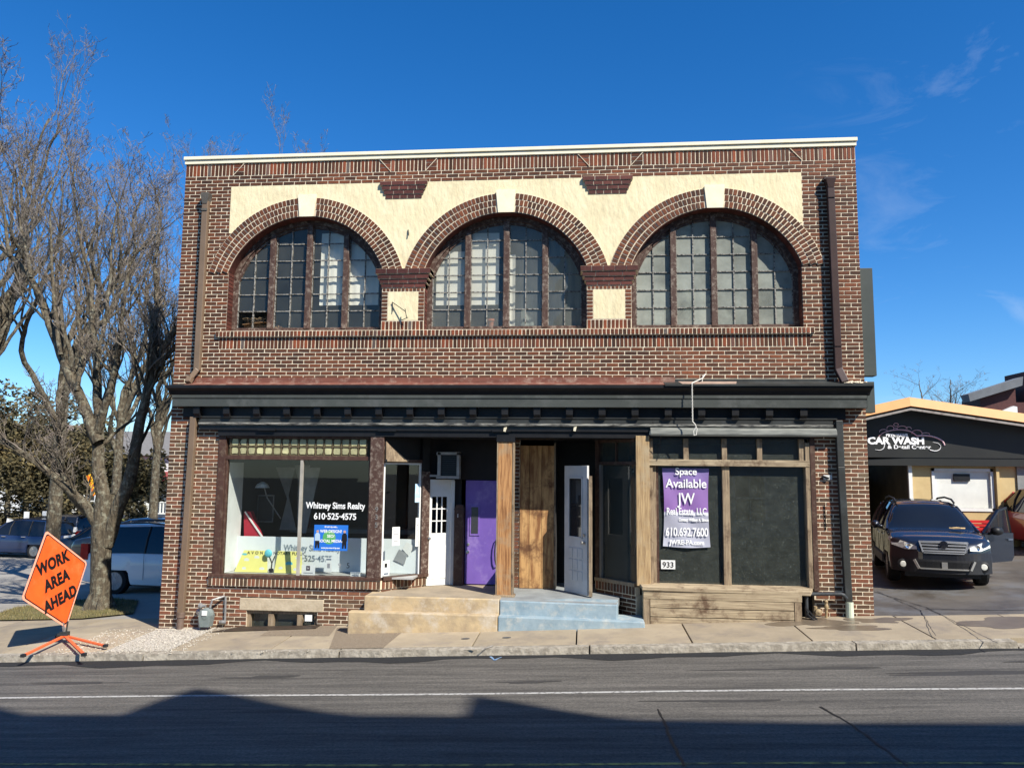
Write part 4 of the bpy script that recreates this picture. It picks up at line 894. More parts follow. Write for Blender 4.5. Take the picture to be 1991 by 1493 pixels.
def dia(k,off,th,m,name,par,rc=.0):
    P=[ctr+V/2*k,ctr+Wv/2*k,ctr-V/2*k,ctr-Wv/2*k]; pts=[]
    for i in range(4):
        a,b_,c=P[i-1],P[i],P[(i+1)%4]
        pts+= [b_.lerp(a,.03),b_.lerp(c,.03)]
    b=MB(); b.extrude([p+Nn*off for p in pts],-Nn*th); return b.build(name,m,par,local=False)
pn=dia(1.0,0,.006,PNK,'sign_panel',SG)
def diab(k,off,th,m,name):
    pts=[]; P=[ctr+V/2*k,ctr+Wv/2*k,ctr-V/2*k,ctr-Wv/2*k]
    for i in range(4): pts+=[P[i].lerp(P[i-1],.03),P[i].lerp(P[(i+1)%4],.03)]
    b=MB(); b.extrude([p+Nn*off for p in pts],-Nn*th); return b.build(name,m,pn)
diab(.945,.003,.002,TXB,'border'); diab(.915,.005,.002,ORG,'sign_face')
ux=(Wv-V).normalized(); 
# lettering runs along the horizontal diagonal
e1=Wv.normalized(); e2=V.normalized(); R3=Matrix((e1,e2,Nn)).transposed()
for body,dz,s in (('WORK',.30,.26),('AREA',-.01,.26),('AHEAD',-.33,.255)):
    t=text(body,s,TXB,pn,(0,0,0),name='lettering',offset=.014,sx=.88,ext=.0008,space=1.08)
    p=ctr+e2*(dz-.09)+Nn*.007; t.matrix_local=Matrix.Translation(p-SG.location)@R3.to_4x4()@Matrix.Diagonal((.88,1,1,1))
b=MB(); b.bar(hub,ctr+V*.15-Nn*.02,.03,.03); b.bar(ctr-Wv*.42-Nn*.015,ctr+Wv*.42-Nn*.015,.03,.01); b.build('mast',METG,SG)
b=MB(); b.box(hub.x-.06,hub.x+.06,hub.y-.05,hub.y+.05,hub.z-.05,hub.z+.05); b.tube([hub+Vector((-.09,-.05,.0)),hub+Vector((.09,-.05,.0))],.03,8); b.tube([hub+Vector((.02,0,.0)),hub+Vector((.04,0,.22))],.012,6); b.build('hub',DGR,SG)
LEGM=mat('orange_painted_steel',(.90,.16,.045),(.80,.13,.04),rough=.5,scale=4,bump=.05)
for px,py in ((45,1277),(163,1275),(205,1258),(112,1240)):
    q=gp(px,py,0); o=MB().bar(hub+Vector((0,0,-.02)),(q.x,q.y,gz(q.x,q.y)+.02),.05,.03).build('leg',LEGM,SG,bevel=.004)
    MB().box(q.x-.03,q.x+.03,q.y-.03,q.y+.03,gz(q.x,q.y)+.0,gz(q.x,q.y)+.045).build('foot',PLA,o,local=False)
# --- gas meter
GM=thing('gas_meter','grey gas meter with pipework on the brick wall beside the left downspout','gas meter',(1.0,-.2,.03))
b=MB(); b.lathe((.985,-.20,.30),(0,-1,0),[(.0,-.07),(.11,-.065),(.125,0),(.11,.07),(.05,.085),(0,.085)],18); b.hexa([(.90,-.27,.10),(1.07,-.27,.10),(1.07,-.13,.10),(.90,-.13,.10)],[(.87,-.28,.30),(1.10,-.28,.30),(1.10,-.12,.30),(.87,-.12,.30)]); b.build('meter_body',mat('grey_green_meter',(.20,.23,.22),(.15,.18,.17),rough=.5,scale=6),GM)
b=MB(); b.box(.94,1.03,-.30,-.27,.30,.38); b.build('dial',WHT,GM)
b=MB(); b.tube([(.86,-.16,-.02),(.85,-.16,.20),(.86,-.18,.42),(.93,-.20,.46)],.022,8); b.tube([(1.04,-.20,.42),(1.06,-.18,.55),(1.22,-.05,.60),(1.24,-.04,.58),(1.245,-.03,.16)],.020,8); b.lathe((.84,-.20,.45),(1,0,0),[(0,0),(.05,.0),(.05,.04),(.02,.06),(.02,.12),(0,.12)],12); b.lathe((1.20,-.04,.15),(1,0,0),[(0,-.05),(.03,-.05),(.035,0),(.03,.06),(0,.07)],10); b.build('pipe',METG,GM)
b=MB(); b.lathe((.82,-.14,.34),(0,-1,0),[(0,-.02),(.05,0),(.055,.03),(.0,.05)],12); b.tube([(.82,-.14,.34),(.80,-.10,.15),(.84,-.12,.0)],.018,6); b.build('regulator',METG,GM)
# --- right meter & pipes
PG=thing('water_pipes','black pipe elbow over small meters at the foot of the right brick pier','pipework',(11.4,-.12,.5))
b=MB(); b.tube([(11.28,-.14,.52),(11.28,-.14,.86),(11.31,-.14,.90),(11.84,-.14,.915),(11.88,-.14,.90),(11.93,-.13,.84)],.030,10); b.build('black_pipe',mat('black_iron_pipe',(.05,.055,.06),(.03,.033,.035),rough=.45,scale=12,bump=.2),PG)
b=MB(); b.tube([(11.60,-.10,.50),(11.61,-.10,.66)],.022,8); b.lathe((11.61,-.10,.66),(0,0,1),[(.03,0),(.035,.05),(.02,.09),(.03,.12),(0,.16)],10); b.tube([(11.40,-.1,.5),(11.43,-.12,.70)],.03,8); b.lathe((11.46,-.15,.62),(0,-1,0),[(0,-.03),(.05,0),(.055,.05),(0,.07)],12); b.build('valve',mat('brass_and_paint',(.40,.30,.16),(.25,.17,.10),scale=14,rough=.6),PG)
b=MB(); b.bar((11.24,-.20,.70),(11.42,-.24,.50),.05,.02); b.bar((11.26,-.22,.60),(11.36,-.28,.50),.05,.02); b.build('rubbish',PLA,PG)
# --- rope / cable
q=MB(); P=[]
for i in range(60):
    t=i/59; P.append((9.45+.02*math.sin(i*2.6)*.4,-.34+.0*t,4.36-.63*t))
P+= [(9.49,-.34,3.69),(9.52,-.34,3.61),(9.505,-.34,3.51),(9.47,-.34,3.50),(9.46,-.34,3.57),(9.50,-.34,3.64)]
P=[(9.72,-.06,4.58),(9.66,-.12,4.50),(9.5,-.26,4.42),(9.45,-.325,4.39)]+P
q.tube(P,.009,6); q.tube([(9.66,-.06,4.44),(9.68,-.04,4.56),(9.72,-.03,4.58)],.008,5)
tag(q.build('hanging_cable',mat('white_cable',(.70,.67,.60),scale=8),origin=(9.5,-.4,4.0)),'white twisted cable dangling in front of the right end of the dark cornice','cable')
q=MB(); q.tube([(8.83,-.075,3.66),(8.86,-.09,3.55),(8.93,-.20,3.48),(8.9,-.07,3.2),(8.87,-.07,3.08)],.006,5); q.tube([(8.80,-.1,3.75),(8.83,-.08,3.66)],.006,5)
tag(q.build('black_wire',BLK,origin=(8.85,-.08,3.3)),'thin black wire straggling down to the transom above the purple banner','wire')
# --- shop window contents
t=thing('window_lettering','white lettering with a name and phone number on the left shop window glass','lettering',(3.12,.03,2.1))
text('Whitney Sims Realty',.158,TXW,t,(3.17,.034,2.17),name='lettering_line',offset=.0035,sx=.82)
text('610·525·4575',.155,TXW,t,(3.17,.034,1.98),name='lettering_line',offset=.0035,sx=.92)
b=MB(); b.box(1.05,4.55,.62,.66,.98,1.60); tag(b.build('low_partition',mat('white_display_partition',(.72,.75,.75),(.66,.69,.69),rough=.8,scale=2),origin=(2.8,.64,.98)),'low white display partition standing behind the left shop window glass','partition')
b=MB(); b.box(1.05,4.6,.10,.62,.945,.975); b.build('display_floor',mat('grey_display_floor',(.45,.44,.41),(.35,.34,.32),scale=3),BLD)
BP=thing('poster','bright blue poster with white capitals and two small figures on the left shop window','poster',(3.13,.02,1.45))
b=MB(); b.box(2.80,3.42,.020,.028,1.43,1.88); b.build('sheet',mat('blue_poster_paper',(.02,.17,.60),(.015,.14,.55),scale=2,bump=0),BP)
for s,z,sz,w in (('Great help with...',1.835,.038,.9),('WEB DESIGN?',1.745,.072,.9),('SEO?',1.66,.072,.9),('SOCIAL MEDIA?',1.575,.07,.9),('www.you-won-help.com',1.465,.038,.9)): text(s,sz,TXW,BP,(3.11,.0185,z),name='lettering_line',ext=.0004,sx=w,offset=.0015)
b=MB(); b.lathe((3.08,.0195,1.66),(0,-1,0),[(.12,0),(0,.0005)],20); b.build('green_blot',mat('green_print',(.10,.38,.12),scale=3,bump=0),BP)
def figure(x,top,legs,name):
    b=MB(); b.prism([(x-.045,1.70),(x+.045,1.70),(x+.05,1.60),(x-.05,1.60)],.0180,.0186); b.prism([(x-.05,1.70),(x-.02,1.74),(x+.02,1.74),(x+.05,1.70)],.0180,.0186); o=b.build(name,top,BP)
    b=MB(); b.prism([(x-.04,1.60),(x+.04,1.60),(x+.04,1.47),(x+.01,1.47),(x,1.55),(x-.01,1.47),(x-.04,1.47)],.0180,.0186); b.build('printed_trousers',legs,BP)
    b=MB(); b.lathe((x,.0186,1.765),(0,-1,0),[(.024,0),(0,.0006)],12); b.build('printed_head',mat('skin_print',(.55,.33,.24),scale=2,bump=0),BP)
figure(2.865,mat('pale_shirt_print',(.45,.6,.75),scale=2,bump=0),TXB,'printed_shirt'); figure(3.36,TXB,TXB,'printed_suit')
def board(x0,x1,x2,x3,z0,z1,y,txt,label,blots):
    o=thing('notice_board',label,'notice board',((x0+x1)/2,y,z0),'yellow notice boards in the shop window'); b=MB(); b.hexa([(x0,y,z0),(x1,y,z0),(x1,y+.01,z0),(x0,y+.01,z0)],[(x2,y+.06,z1),(x3,y+.06,z1),(x3,y+.07,z1),(x2,y+.07,z1)]); b.build('sheet',mat('yellow_card',(.80,.74,.24),(.74,.68,.2),scale=4,bump=0),o)
    xm=(x2+x3)/2; text(txt,.075,TXB,o,(xm,y+.047,z1-.065),rot=(math.radians(80),0,0),name='lettering_line',offset=.001,sx=1.0,space=1.1 if len(txt)>5 else 1.7)
    for (bx_,bz,rx,rz,m) in blots:
        b=MB(); k=14; yy=y+.06*(bz-z0)/(z1-z0)-.003; b.add([(bx_,yy,bz)]+[(bx_+rx*math.cos(6.283*i/k),yy,bz+rz*math.sin(6.283*i/k)) for i in range(k)],[(0,1+(i+1)%k,1+i) for i in range(k)]); b.build('paper_dot',m,o)
WB=mat('white_blot',(.85,.85,.75),scale=3,bump=0); TB=mat('turquoise_blot',(.15,.55,.60),(.12,.48,.55),scale=6,bump=0)
board(1.22,1.85,1.36,1.80,.985,1.37,.30,'A V O N','yellow notice board with white dots standing leftmost behind the shop glass',[(1.43,1.2,.05,.035,WB),(1.62,1.25,.05,.03,WB),(1.74,1.05,.05,.03,WB),(1.40,1.05,.04,.03,WB),(1.38,1.3,.05,.02,TB)])
board(1.98,2.52,2.02,2.46,.985,1.37,.28,'NOTARY PUBLIC','yellow notice board with a turquoise oval standing left of the pale window mullion',[(2.25,1.15,.07,.04,TB),(2.1,1.07,.04,.03,WB),(2.38,1.05,.04,.03,WB),(2.4,1.25,.04,.02,WB)])
o=thing('potted_plant','thin potted stem with turquoise flower head between the two yellow boards','plant',(1.91,.32,.985)); b=MB(); b.lathe((1.91,.32,.985),(0,0,1),[(.03,0),(.045,.06),(.03,.07)],12); b.build('pot',PLA,o)
b=MB(); b.tube([(1.91,.32,1.04),(1.92,.32,1.15),(1.86,.3,1.3)],.012,6); b.tube([(1.92,.32,1.15),(1.97,.32,1.28)],.01,6); b.build('stem',DGR,o); b=MB(); b.lathe((1.86,.28,1.33),(0,-1,0),[(0,-.05),(.06,-.03),(.075,0),(.05,.03),(0,.04)],12); b.build('flower',TB,o)
def card(name,x0,x1,z0,z1,y,label,m=None,extra=(),ang=0,cat='card'):
    o=thing(name,label,cat,((x0+x1)/2,y,z0)); cx_,cz_=(x0+x1)/2,(z0+z1)/2
    R=lambda x,z:(cx_+(x-cx_)*math.cos(ang)-(z-cz_)*math.sin(ang),cz_+(x-cx_)*math.sin(ang)+(z-cz_)*math.cos(ang))
    b=MB(); b.prism([R(x0,z0),R(x1,z0),R(x1,z1),R(x0,z1)],y,y+.003); b.build('sheet',m or WHT,o)
    for (a,b_,c,d,mm2) in extra: q=MB(); q.prism([R(a,c),R(b_,c),R(b_,d),R(a,d)],y-.002,y-.0005); q.build('printed_mark',mm2,o)
    return o
NAVY=mat('navy_print',(.03,.08,.16),scale=3,bump=0); GP=mat('grey_print',(.3,.3,.32),scale=3,bump=0); LBL=mat('light_blue_print',(.25,.55,.75),(.6,.7,.75),scale=8,bump=0)
o=card('small_card',2.58,2.83,.99,1.17,.06,'small white card with a dark square logo right of the pale mullion',extra=[(2.665,2.735,1.07,1.15,mat('maroon_print',(.05,.02,.04),scale=3,bump=0)),(2.62,2.79,1.02,1.035,GP)]); text('IV',.05,TXW,o,(2.70,.0565,1.092),name='lettering_line')
card('leaflet',3.02,3.13,1.05,1.30,.06,'leaflet with a blue header bar leaning under the blue poster',extra=[(3.03,3.12,1.26,1.28,NAVY),(3.05,3.1,1.12,1.2,GP)])
o=card('small_card',3.48,3.66,.985,1.06,.06,'low white card with a dark top bar in the corner by the numbered post',extra=[(3.49,3.65,1.042,1.055,NAVY)]); text('HERE',.055,NAVY,o,(3.57,.056,.99),name='lettering_line')
o=thing('vinyl_number','dark vinyl numeral on the glass near the right end of the left shop window','numeral',(3.42,.03,1.13)); text('5',.13,TXB,o,(3.44,.034,1.13),name='numeral'); text('9',.12,mat('grey_vinyl',(.3,.3,.3),scale=2,bump=0),o,(3.28,.034,1.13),name='numeral')
L,T=bay(*LB,0,0)
def baycard(name,label,u0,u1,z0,z1,m=None,marks=(),cat='card'):
    p0=T@Vector((u0,.02,z0)); o=thing(name,label,cat,p0[:]); b=MB(); tbox(b,T,u0,u1,.018,.022,z0,z1); b.build('sheet',m or WHT,o)
    for (a,b_,c,d,mm2) in marks: q=MB(); tbox(q,T,a,b_,.014,.0165,c,d); q.build('printed_mark',mm2,o)
baycard('notice_sheet','tall white notice taped to the angled bay window',.22,.38,1.52,1.85,marks=[(.25,.35,z,z+.008,GP) for z in (1.6,1.66,1.72,1.78)])
baycard('blue_sticker','blue and white sticker at the top right of the angled bay window',.69,.80,2.28,2.62,LBL,[(.70,.79,2.30,2.36,WHT)],'sticker')
baycard('sticker_strip','narrow white strip with dark dots below the blue sticker on the bay window',.72,.79,1.48,2.0,marks=[(.745,.765,z,z+.02,GP) for z in (1.56,1.66,1.76,1.86)],cat='sticker')
baycard('logo_card','small white card with a black swirl in the lower corner of the bay window',.05,.18,1.0,1.27,marks=[(.08,.13,1.15,1.22,TXB),(.07,.16,1.03,1.05,NAVY)])
o=thing('hanging_papers','two papers hanging askew behind the bay window glass','papers',(4.35,.55,1.2)); b=MB(); b.prism([(4.28,1.42),(4.36,1.56),(4.50,1.48),(4.40,1.30)],.60,.603); b.build('white_paper',WHT,o); b=MB(); b.prism([(4.12,1.22),(4.22,1.42),(4.38,1.33),(4.32,1.14)],.60,.603); b.build('grey_paper',mat('grey_paper',(.32,.33,.34),scale=2),o)
o=thing('desk_lamp','small white lamp shade glowing pale at the upper left inside the shop','lamp',(1.33,.9,2.5)); b=MB(); b.lathe((1.38,1.0,2.62),(0,0,-1),[(.02,0),(.10,.05),(.14,.12)],16); b.build('lamp_shade',WHT,o); b=MB(); b.tube([(1.38,1.0,2.62),(1.45,1.1,2.3),(1.7,1.2,1.9)],.012,6); b.build('lamp_arm',METG,o)  # plain white shade without emission
o=thing('red_chair','red upholstered chair half hidden at the left inside the shop','chair',(1.3,.9,1.3)); b=MB(); b.hexa([(1.15,.8,1.55),(1.5,.8,1.5),(1.5,.95,1.5),(1.15,.95,1.55)],[(1.12,.8,2.05),(1.25,.8,2.05),(1.25,.95,2.05),(1.12,.95,2.05)]); b.build('backrest',mat('red_fabric',(.40,.02,.04),scale=5),o)
b=MB(); b.bar((1.15,.79,2.05),(1.56,.79,1.52),.025); b.box(1.1,1.55,.75,1.2,1.46,1.5); b.build('frame',WHT,o)
b=MB(); b.hexa([(2.0,1.3,1.62),(2.18,1.3,1.62),(2.18,1.32,1.62),(2.0,1.32,1.62)],[(1.98,1.3,2.9),(2.42,1.3,2.9),(2.42,1.32,2.9),(1.98,1.32,2.9)]); tag(b.build('hanging_drape',mat('grey_drape',(.30,.29,.27),(.22,.21,.2),scale=4),origin=(2.2,1.3,1.62)),'grey drape hanging left of the pale mullion inside the dark shop','drape')
for k,(a,c,d) in enumerate((((1.35,1.7,2.9),(1.75,1.7,2.9),(1.62,1.7,2.25)),((1.72,1.75,2.95),(2.05,1.75,2.95),(1.9,1.75,2.3)),((1.65,1.65,2.35),(1.85,1.65,1.65),(1.5,1.65,1.65)))):
    b=MB(); b.extrude([a,c,d],(0,.02,0)); tag(b.build('pennant',bpy.data.materials['grey_drape'],origin=a),['grey triangular pennant hanging highest left inside the shop','grey triangular pennant beside the drape inside the shop','grey pointed board leaning on the back counter inside the shop'][k],'pennant',)  # grey triangular shapes set behind the shop glass
o=thing('picture_frame','thin framed picture on the side wall at the left inside the shop','picture',(1.2,1.6,2.0)); b=MB(); b.box(1.08,1.42,1.5,1.52,1.80,2.35); b.build('frame',METG,o); b=MB(); b.box(1.10,1.40,1.49,1.5,1.83,2.32); b.build('canvas',DIM,o)
tag(MB().box(1.7,4.5,1.7,2.2,1.60,1.68).build('back_counter',mat('dark_counter',(.12,.12,.11),scale=3),origin=(3,1.9,1.6)),'long dark counter at the back of the left shop','counter')
o=thing('red_cushion','dark red cushion on the back counter left of the drape','cushion',(1.95,1.75,1.68)); MB().lathe((1.95,1.8,1.68),(0,0,1),[(.10,0),(.14,.08),(.12,.26),(.06,.32),(0,.33)],14).build('cover',mat('dark_red_cloth',(.16,.01,.02),scale=4),o,smooth=True)
# banner
BN=thing('banner','creased purple and silver for-rent banner hanging inside the right shop window','banner',(9.35,.05,1.62))
m,t_,bb=ntm('purple_silver_banner'); n=t_.nodes.new; l=t_.links.new; tc_=n('ShaderNodeTexCoord'); sp=n('ShaderNodeSeparateXYZ'); l(tc_.outputs['Object'],sp.inputs[0]); rr=n('ShaderNodeMapRange'); rr.inputs[1].default_value=0; rr.inputs[2].default_value=1.35; l(sp.outputs[2],rr.inputs[0])
r=n('ShaderNodeValToRGB'); E_=r.color_ramp.elements; E_[0].position=0; E_[0].color=(.45,.46,.54,1); E_[1].position=1; E_[1].color=(.20,.16,.38,1)
for p,c in ((.22,(.36,.36,.42)),(.385,(.36,.36,.43)),(.39,(.62,.62,.70)),(.42,(.62,.62,.70)),(.44,(.25,.13,.36)),(.7,(.24,.13,.35)),(.95,(.21,.16,.37))): e=E_.new(p); e.color=(*c,1)
l(rr.outputs[0],r.inputs[0]); l(r.outputs[0],bb.inputs['Base Color']); bb.inputs['Roughness'].default_value=.5; BNM=m
b=MB(); nx,nz_=40,30; vs=[]
def bny(u,v): return .048+.010*math.sin(u*9+v*7)*(1-u*.3)+.008*math.sin(u*17-v*11)*max(0,.6-u)
for j in range(nz_+1):
    for i in range(nx+1):
        u,v=i/nx,j/nz_; w=.93+.07*abs(v*2-1)**2; x=9.365+(u-.5)*.80*w+.0; vs.append((x,bny(u,v)-.03,1.62+1.33*v-.02*math.sin(u*3)*(1-v)))
b.add(vs,[(j*(nx+1)+i,j*(nx+1)+i+1,(j+1)*(nx+1)+i+1,(j+1)*(nx+1)+i) for j in range(nz_) for i in range(nx)]); b.build('cloth',BNM,BN,smooth=True)
for s,z,sz,sx_,al,x in (('Space',2.84,.17,.95,'CENTER',9.37),('Available',2.62,.21,.92,'CENTER',9.37),('JW',2.34,.27,.8,'CENTER',9.37),('Real Estate, LLC',2.16,.165,.62,'CENTER',9.37),('Contact: William A. Simon',2.05,.075,.62,'RIGHT',9.74),('610.692.7600',1.80,.20,.66,'CENTER',9.37),('JWRE-PA.com',1.655,.11,.9,'CENTER',9.37)):
    text(s,sz,TXW,BN,(x,.0,z),name='lettering_line',offset=.003,sx=sx_,align=al)
o=thing('number_plate','white plate with black numerals 933 low on the right shop window','number plate',(8.99,.03,1.25)); MB().box(8.93,9.17,.030,.036,1.235,1.385).build('plate',WHT,o); text('933',.13,TXB,o,(9.05,.027,1.264),name='numerals',offset=.0015,sx=1.0)
# ================= TREES =================
def lathe_noise(): pass
class Tree:
    def __init__(s,seed): s.r=random.Random(seed); s.big=MB(); s.small=MB()
    def seg(s,pts,rads,n): (s.big if rads[0]>.02 else s.small).tube(pts,rads,n,caps=False)
    def grow(s,p,d,L,r,lev,up=.25,spread=.6,dens=1.,zmax=99):
        R=s.r; steps=max(3,int(L/.2)) if lev<3 else 3; pts=[p]; rads=[r]; q=p.copy(); dd=d.normalized(); kids=[]
        for i in range(steps):
            t=(i+1)/steps; dd=(dd+Vector((R.gauss(0,.16),R.gauss(0,.16),R.gauss(0,.10)+up*.24))).normalized(); q=q+dd*(L/steps); pts.append(q.copy()); rads.append(max(r*(1-.8*t),.0025))
            if q.z>zmax: break
            kids.append((q.copy(),dd.copy(),t,rads[-1]))
        s.seg(pts,rads,8 if r>.05 else (5 if r>.015 else 3))
        if r<.03:
            for c in kids:
                if R.random()<.28:
                    sd=Vector((R.gauss(0,1),R.gauss(0,1),R.uniform(.1,1.4))).normalized(); e1=c[0]+sd*R.uniform(.05,.16); e2=e1+(sd+Vector((R.gauss(0,.4),R.gauss(0,.4),.5))).normalized()*R.uniform(.03,.12); s.small.tube([c[0],e1,e2],[.0055,.0045,.006],3,caps=False)
        if lev>=4 or L<.22: return
        nk={0:8,1:7,2:4,3:3}[lev]*dens
        for k in range(int(nk)+(R.random()<nk%1)):
            c=kids[min(len(kids)-1,int((.15+.85*R.random())*len(kids)))]
            a=R.uniform(0,6.28); side=Vector((math.cos(a),math.sin(a),R.uniform(-.2,.5))); nd=(c[1]*R.uniform(.6,1.1)+side*spread*R.uniform(.6,1.3)).normalized()
            s.grow(c[0],nd,L*R.uniform(.30,.55)*(1.15-c[2]*.5),max(c[3]*.6,.0042),lev+1,up,spread,dens,zmax)
    def limb(s,pts,r0,r1,y,ys=None,kids=10,L=2.2,dens=1.,up=.25,spread=.55,start=.2,zmax=99):
        r0*=.86; r1*=.84; kids=int(kids*.8)
        P=[at(a,b,y if ys is None else y+ys*i/(len(pts)-1)) for i,(a,b) in enumerate(pts)]
        # refine with slight wobble
        Q=[];R=s.r
        for i in range(len(P)-1):
            n=max(2,int((P[i+1]-P[i]).length/.25))
            for k in range(n): Q.append(P[i].lerp(P[i+1],k/n)+(Vector((R.gauss(0,.012),R.gauss(0,.012),0)) if (i or k) else Vector()))
        Q.append(P[-1]); m=len(Q); rads=[r0+(r1-r0)*(i/(m-1)) for i in range(m)]
        s.big.tube(Q,rads,10,caps=False)
        for k in range(kids):
            i=int((start+(1-start)*R.random())*(m-1)); i=min(max(i,1),m-1); d=(Q[i]-Q[i-1]).normalized(); a=R.uniform(0,6.28); side=Vector((math.cos(a),math.sin(a)*.8,.3))
            s.grow(Q[i],(d*.7+side*spread).normalized(),L*R.uniform(.45,1.1),rads[i]*R.uniform(.3,.5),1,up,spread,dens,zmax)
        d=(Q[-1]-Q[-3]).normalized(); s.grow(Q[-1],d,L,r1,0,up,spread,dens*.8,zmax)
        return Q
T1=thing('bare_tree','large bare street tree with mottled trunk on the grass patch left of the brick building','tree',(-3.1,2.7,gz(-3.1,2.7)))
tr=Tree(3); y=2.35
TR=MB(); c0=at(192,1190,y); c0.z=gz(c0.x,c0.y)-.05
def P_(a,b,yy=y): return at(a,b,yy)
TR.tube([c0,c0+Vector((0,0,.10)),c0+Vector((.02,0,.35)),P_(196,1110),P_(197,1060),P_(200,1010),P_(206,960)],[.36,.27,.215,.20,.205,.22,.19],20,caps=False)
for k in range(5):
    a=k*1.26+.3; TR.tube([c0+Vector((math.cos(a)*.45,math.sin(a)*.4,-.02)),c0+Vector((math.cos(a)*.27,math.sin(a)*.25,.07)),c0+Vector((math.cos(a)*.16,math.sin(a)*.15,.4))],[.05,.10,.06],8,caps=False)
TR.build('trunk',BARK,T1,smooth=True)
tr.limb([(205,1060),(232,980),(252,930),(268,850),(283,780),(300,690)],.19,.085,y,-.2,kids=16,L=1.8)
tr.limb([(300,700),(330,660),(345,640)],.09,.06,y,-.3,kids=5,L=1.3)
tr.limb([(290,745),(318,700),(352,660)],.08,.05,y,.2,kids=5,L=1.3)
tr.limb([(298,700),(305,600),(300,510),(312,430)],.075,.03,y,.4,kids=10,L=1.3,dens=1.1)
tr.limb([(205,1000),(190,900),(192,820),(190,730),(180,640),(178,540)],.18,.05,y,.4,kids=16,L=1.9)
tr.limb([(190,840),(215,760),(232,680),(240,600),(250,520)],.11,.035,y,-.5,kids=14,L=1.7)
tr.limb([(192,860),(150,760),(118,690),(90,610),(55,530),(0,480),(-60,430)],.15,.04,y,.6,kids=18,L=2.0)
tr.limb([(200,1040),(168,985),(130,950),(90,915),(45,880),(-10,850)],.13,.05,y,-.9,kids=14,L=1.3,up=.35)
tr.limb([(175,1000),(140,965),(118,900),(112,840)],.10,.05,y,-.5,kids=12,L=1.1)
tr.limb([(150,760),(160,680),(150,600),(140,500)],.06,.025,y,.9,kids=12,L=1.6)
tr.limb([(118,690),(105,600),(98,480),(100,400)],.06,.025,y,.2,kids=12,L=1.7)
tr.limb([(60,540),(40,430),(30,330)],.05,.02,y,.4,kids=12,L=1.8)
tr.limb([(20,500),(5,400),(-10,300)],.05,.02,y,.0,kids=10,L=2.0)
tr.limb([(188,720),(205,620),(215,520),(225,420)],.06,.025,y,.6,kids=12,L=1.6)
tr.big.build('limbs',BARK,T1,smooth=True); tr.small.build('twigs',TWIG,T1)
def simple_tree(label,base,h,r,seed,spread=.5,dens=1.,n=8,group='bare trees standing beyond the brick building',up=.4,name='bare_tree',lean=(0,0)):
    o=thing(name,label,'tree',base,group); t=Tree(seed); R=t.r; b=Vector(base); top=b+Vector((lean[0],lean[1],h*.42))
    t.big.tube([b-Vector((0,0,.2)),b+Vector((lean[0]*.3,0,h*.2)),top],[r*1.2,r,r*.75],10,caps=False); t.big.build('trunk',BARK,o,smooth=True); t.big=MB()
    for k in range(n):
        a=6.28*k/n+R.uniform(-.3,.3); t.grow(b.lerp(top,R.uniform(.6,1)),Vector((math.cos(a)*spread,math.sin(a)*spread,1)),h*.55*R.uniform(.8,1.1),r*.5,0,up,spread,dens)
    t.big.build('limbs',BARK,o,smooth=True); t.small.build('twigs',TWIG,o); return o
p=at(105,1010,9.); simple_tree('bare tree with dark upright trunk standing behind the big tree',(p.x,9.,gz(p.x,9)),14.,.20,11,spread=.33,dens=.8)
p=at(-60,1010,7.); simple_tree('tall bare tree at the far left edge behind the evergreens',(p.x,7.,gz(p.x,7)),16,.24,12,spread=.3,dens=.8)
p=at(300,960,15.); simple_tree('slender bare tree behind the leaning limb near the brick corner',(p.x,15.,gz(p.x,15)),14.6,.16,13,spread=.3,dens=.8)
p=at(440,900,17.); simple_tree('bare tree whose tips rise above the left end of the roof',(p.x,17.,gz(p.x,17)),17.9,.2,14,spread=.34,dens=1.)
p=at(225,960,12.); simple_tree('bare tree between the evergreens and the white house',(p.x,12.,gz(p.x,12)),13.2,.16,17,spread=.3,dens=.7)
p=at(1835,800,32.); simple_tree('distant bare tree rising over the orange car wash roof',(p.x,32.,1.),8.4,.18,15,spread=1.0,dens=.75,up=.12)
# evergreens
def leafmass(label,c,rad,n,seed,m=LEAF,name='evergreen_tree',size=.12,cat='tree',tw=0):
    R=random.Random(seed); o=thing(name,label,cat,(c[0],c[1],gz(c[0],c[1])),'evergreens beyond the parking lot'); b=MB(); cz=c[2]
    lumps=[(Vector((c[0]+R.uniform(-.75,.75)*rad[0],c[1]+R.uniform(-.6,.6)*rad[1],cz+R.uniform(-.8,.85)*rad[2])),R.uniform(.22,.42)) for _ in range(26)]
    lumps+=[(Vector((c[0]+R.uniform(-.7,.7)*rad[0],c[1]+R.uniform(-.5,.5)*rad[1],gz(c[0],c[1])+R.uniform(.3,1.2))),R.uniform(.25,.4)) for _ in range(9)]
    for i in range(n):
        q,s=R.choice(lumps); v=Vector((R.gauss(0,1),R.gauss(0,1),R.gauss(0,1))).normalized()*R.uniform(.55,1.05)
        p=q+Vector((v.x*rad[0]*s,v.y*rad[1]*s,v.z*rad[2]*s)); a=Vector((R.gauss(0,1),R.gauss(0,1),R.gauss(0,.6))).normalized()*size*R.uniform(.5,1.2); e=a.cross(Vector((R.gauss(0,1),R.gauss(0,1),R.gauss(0,1)))).normalized()*size*R.uniform(.25,.55)
        b.add([p-a,p+e,p+a,p-e],[(0,1,2,3)])
    b.build('foliage',m,o)
    q=MB(); q.tube([(c[0],c[1],gz(c[0],c[1])-.1),(c[0],c[1],cz)],[rad[0]*.07,rad[0]*.04],8); q.build('trunk',BARK,o); return o
def ev(px,py,y,rw,rh,label,seed,n=9000,m=LEAF,size=.13):
    k=(y+10+13.6)/(y+13.6); y+=10; rw*=k; rh*=k; size*=k*.9
    p=at(px,py,y); return leafmass(label,(p.x,y,p.z),(rw,rw*.8,rh),n,seed,m,size=size)
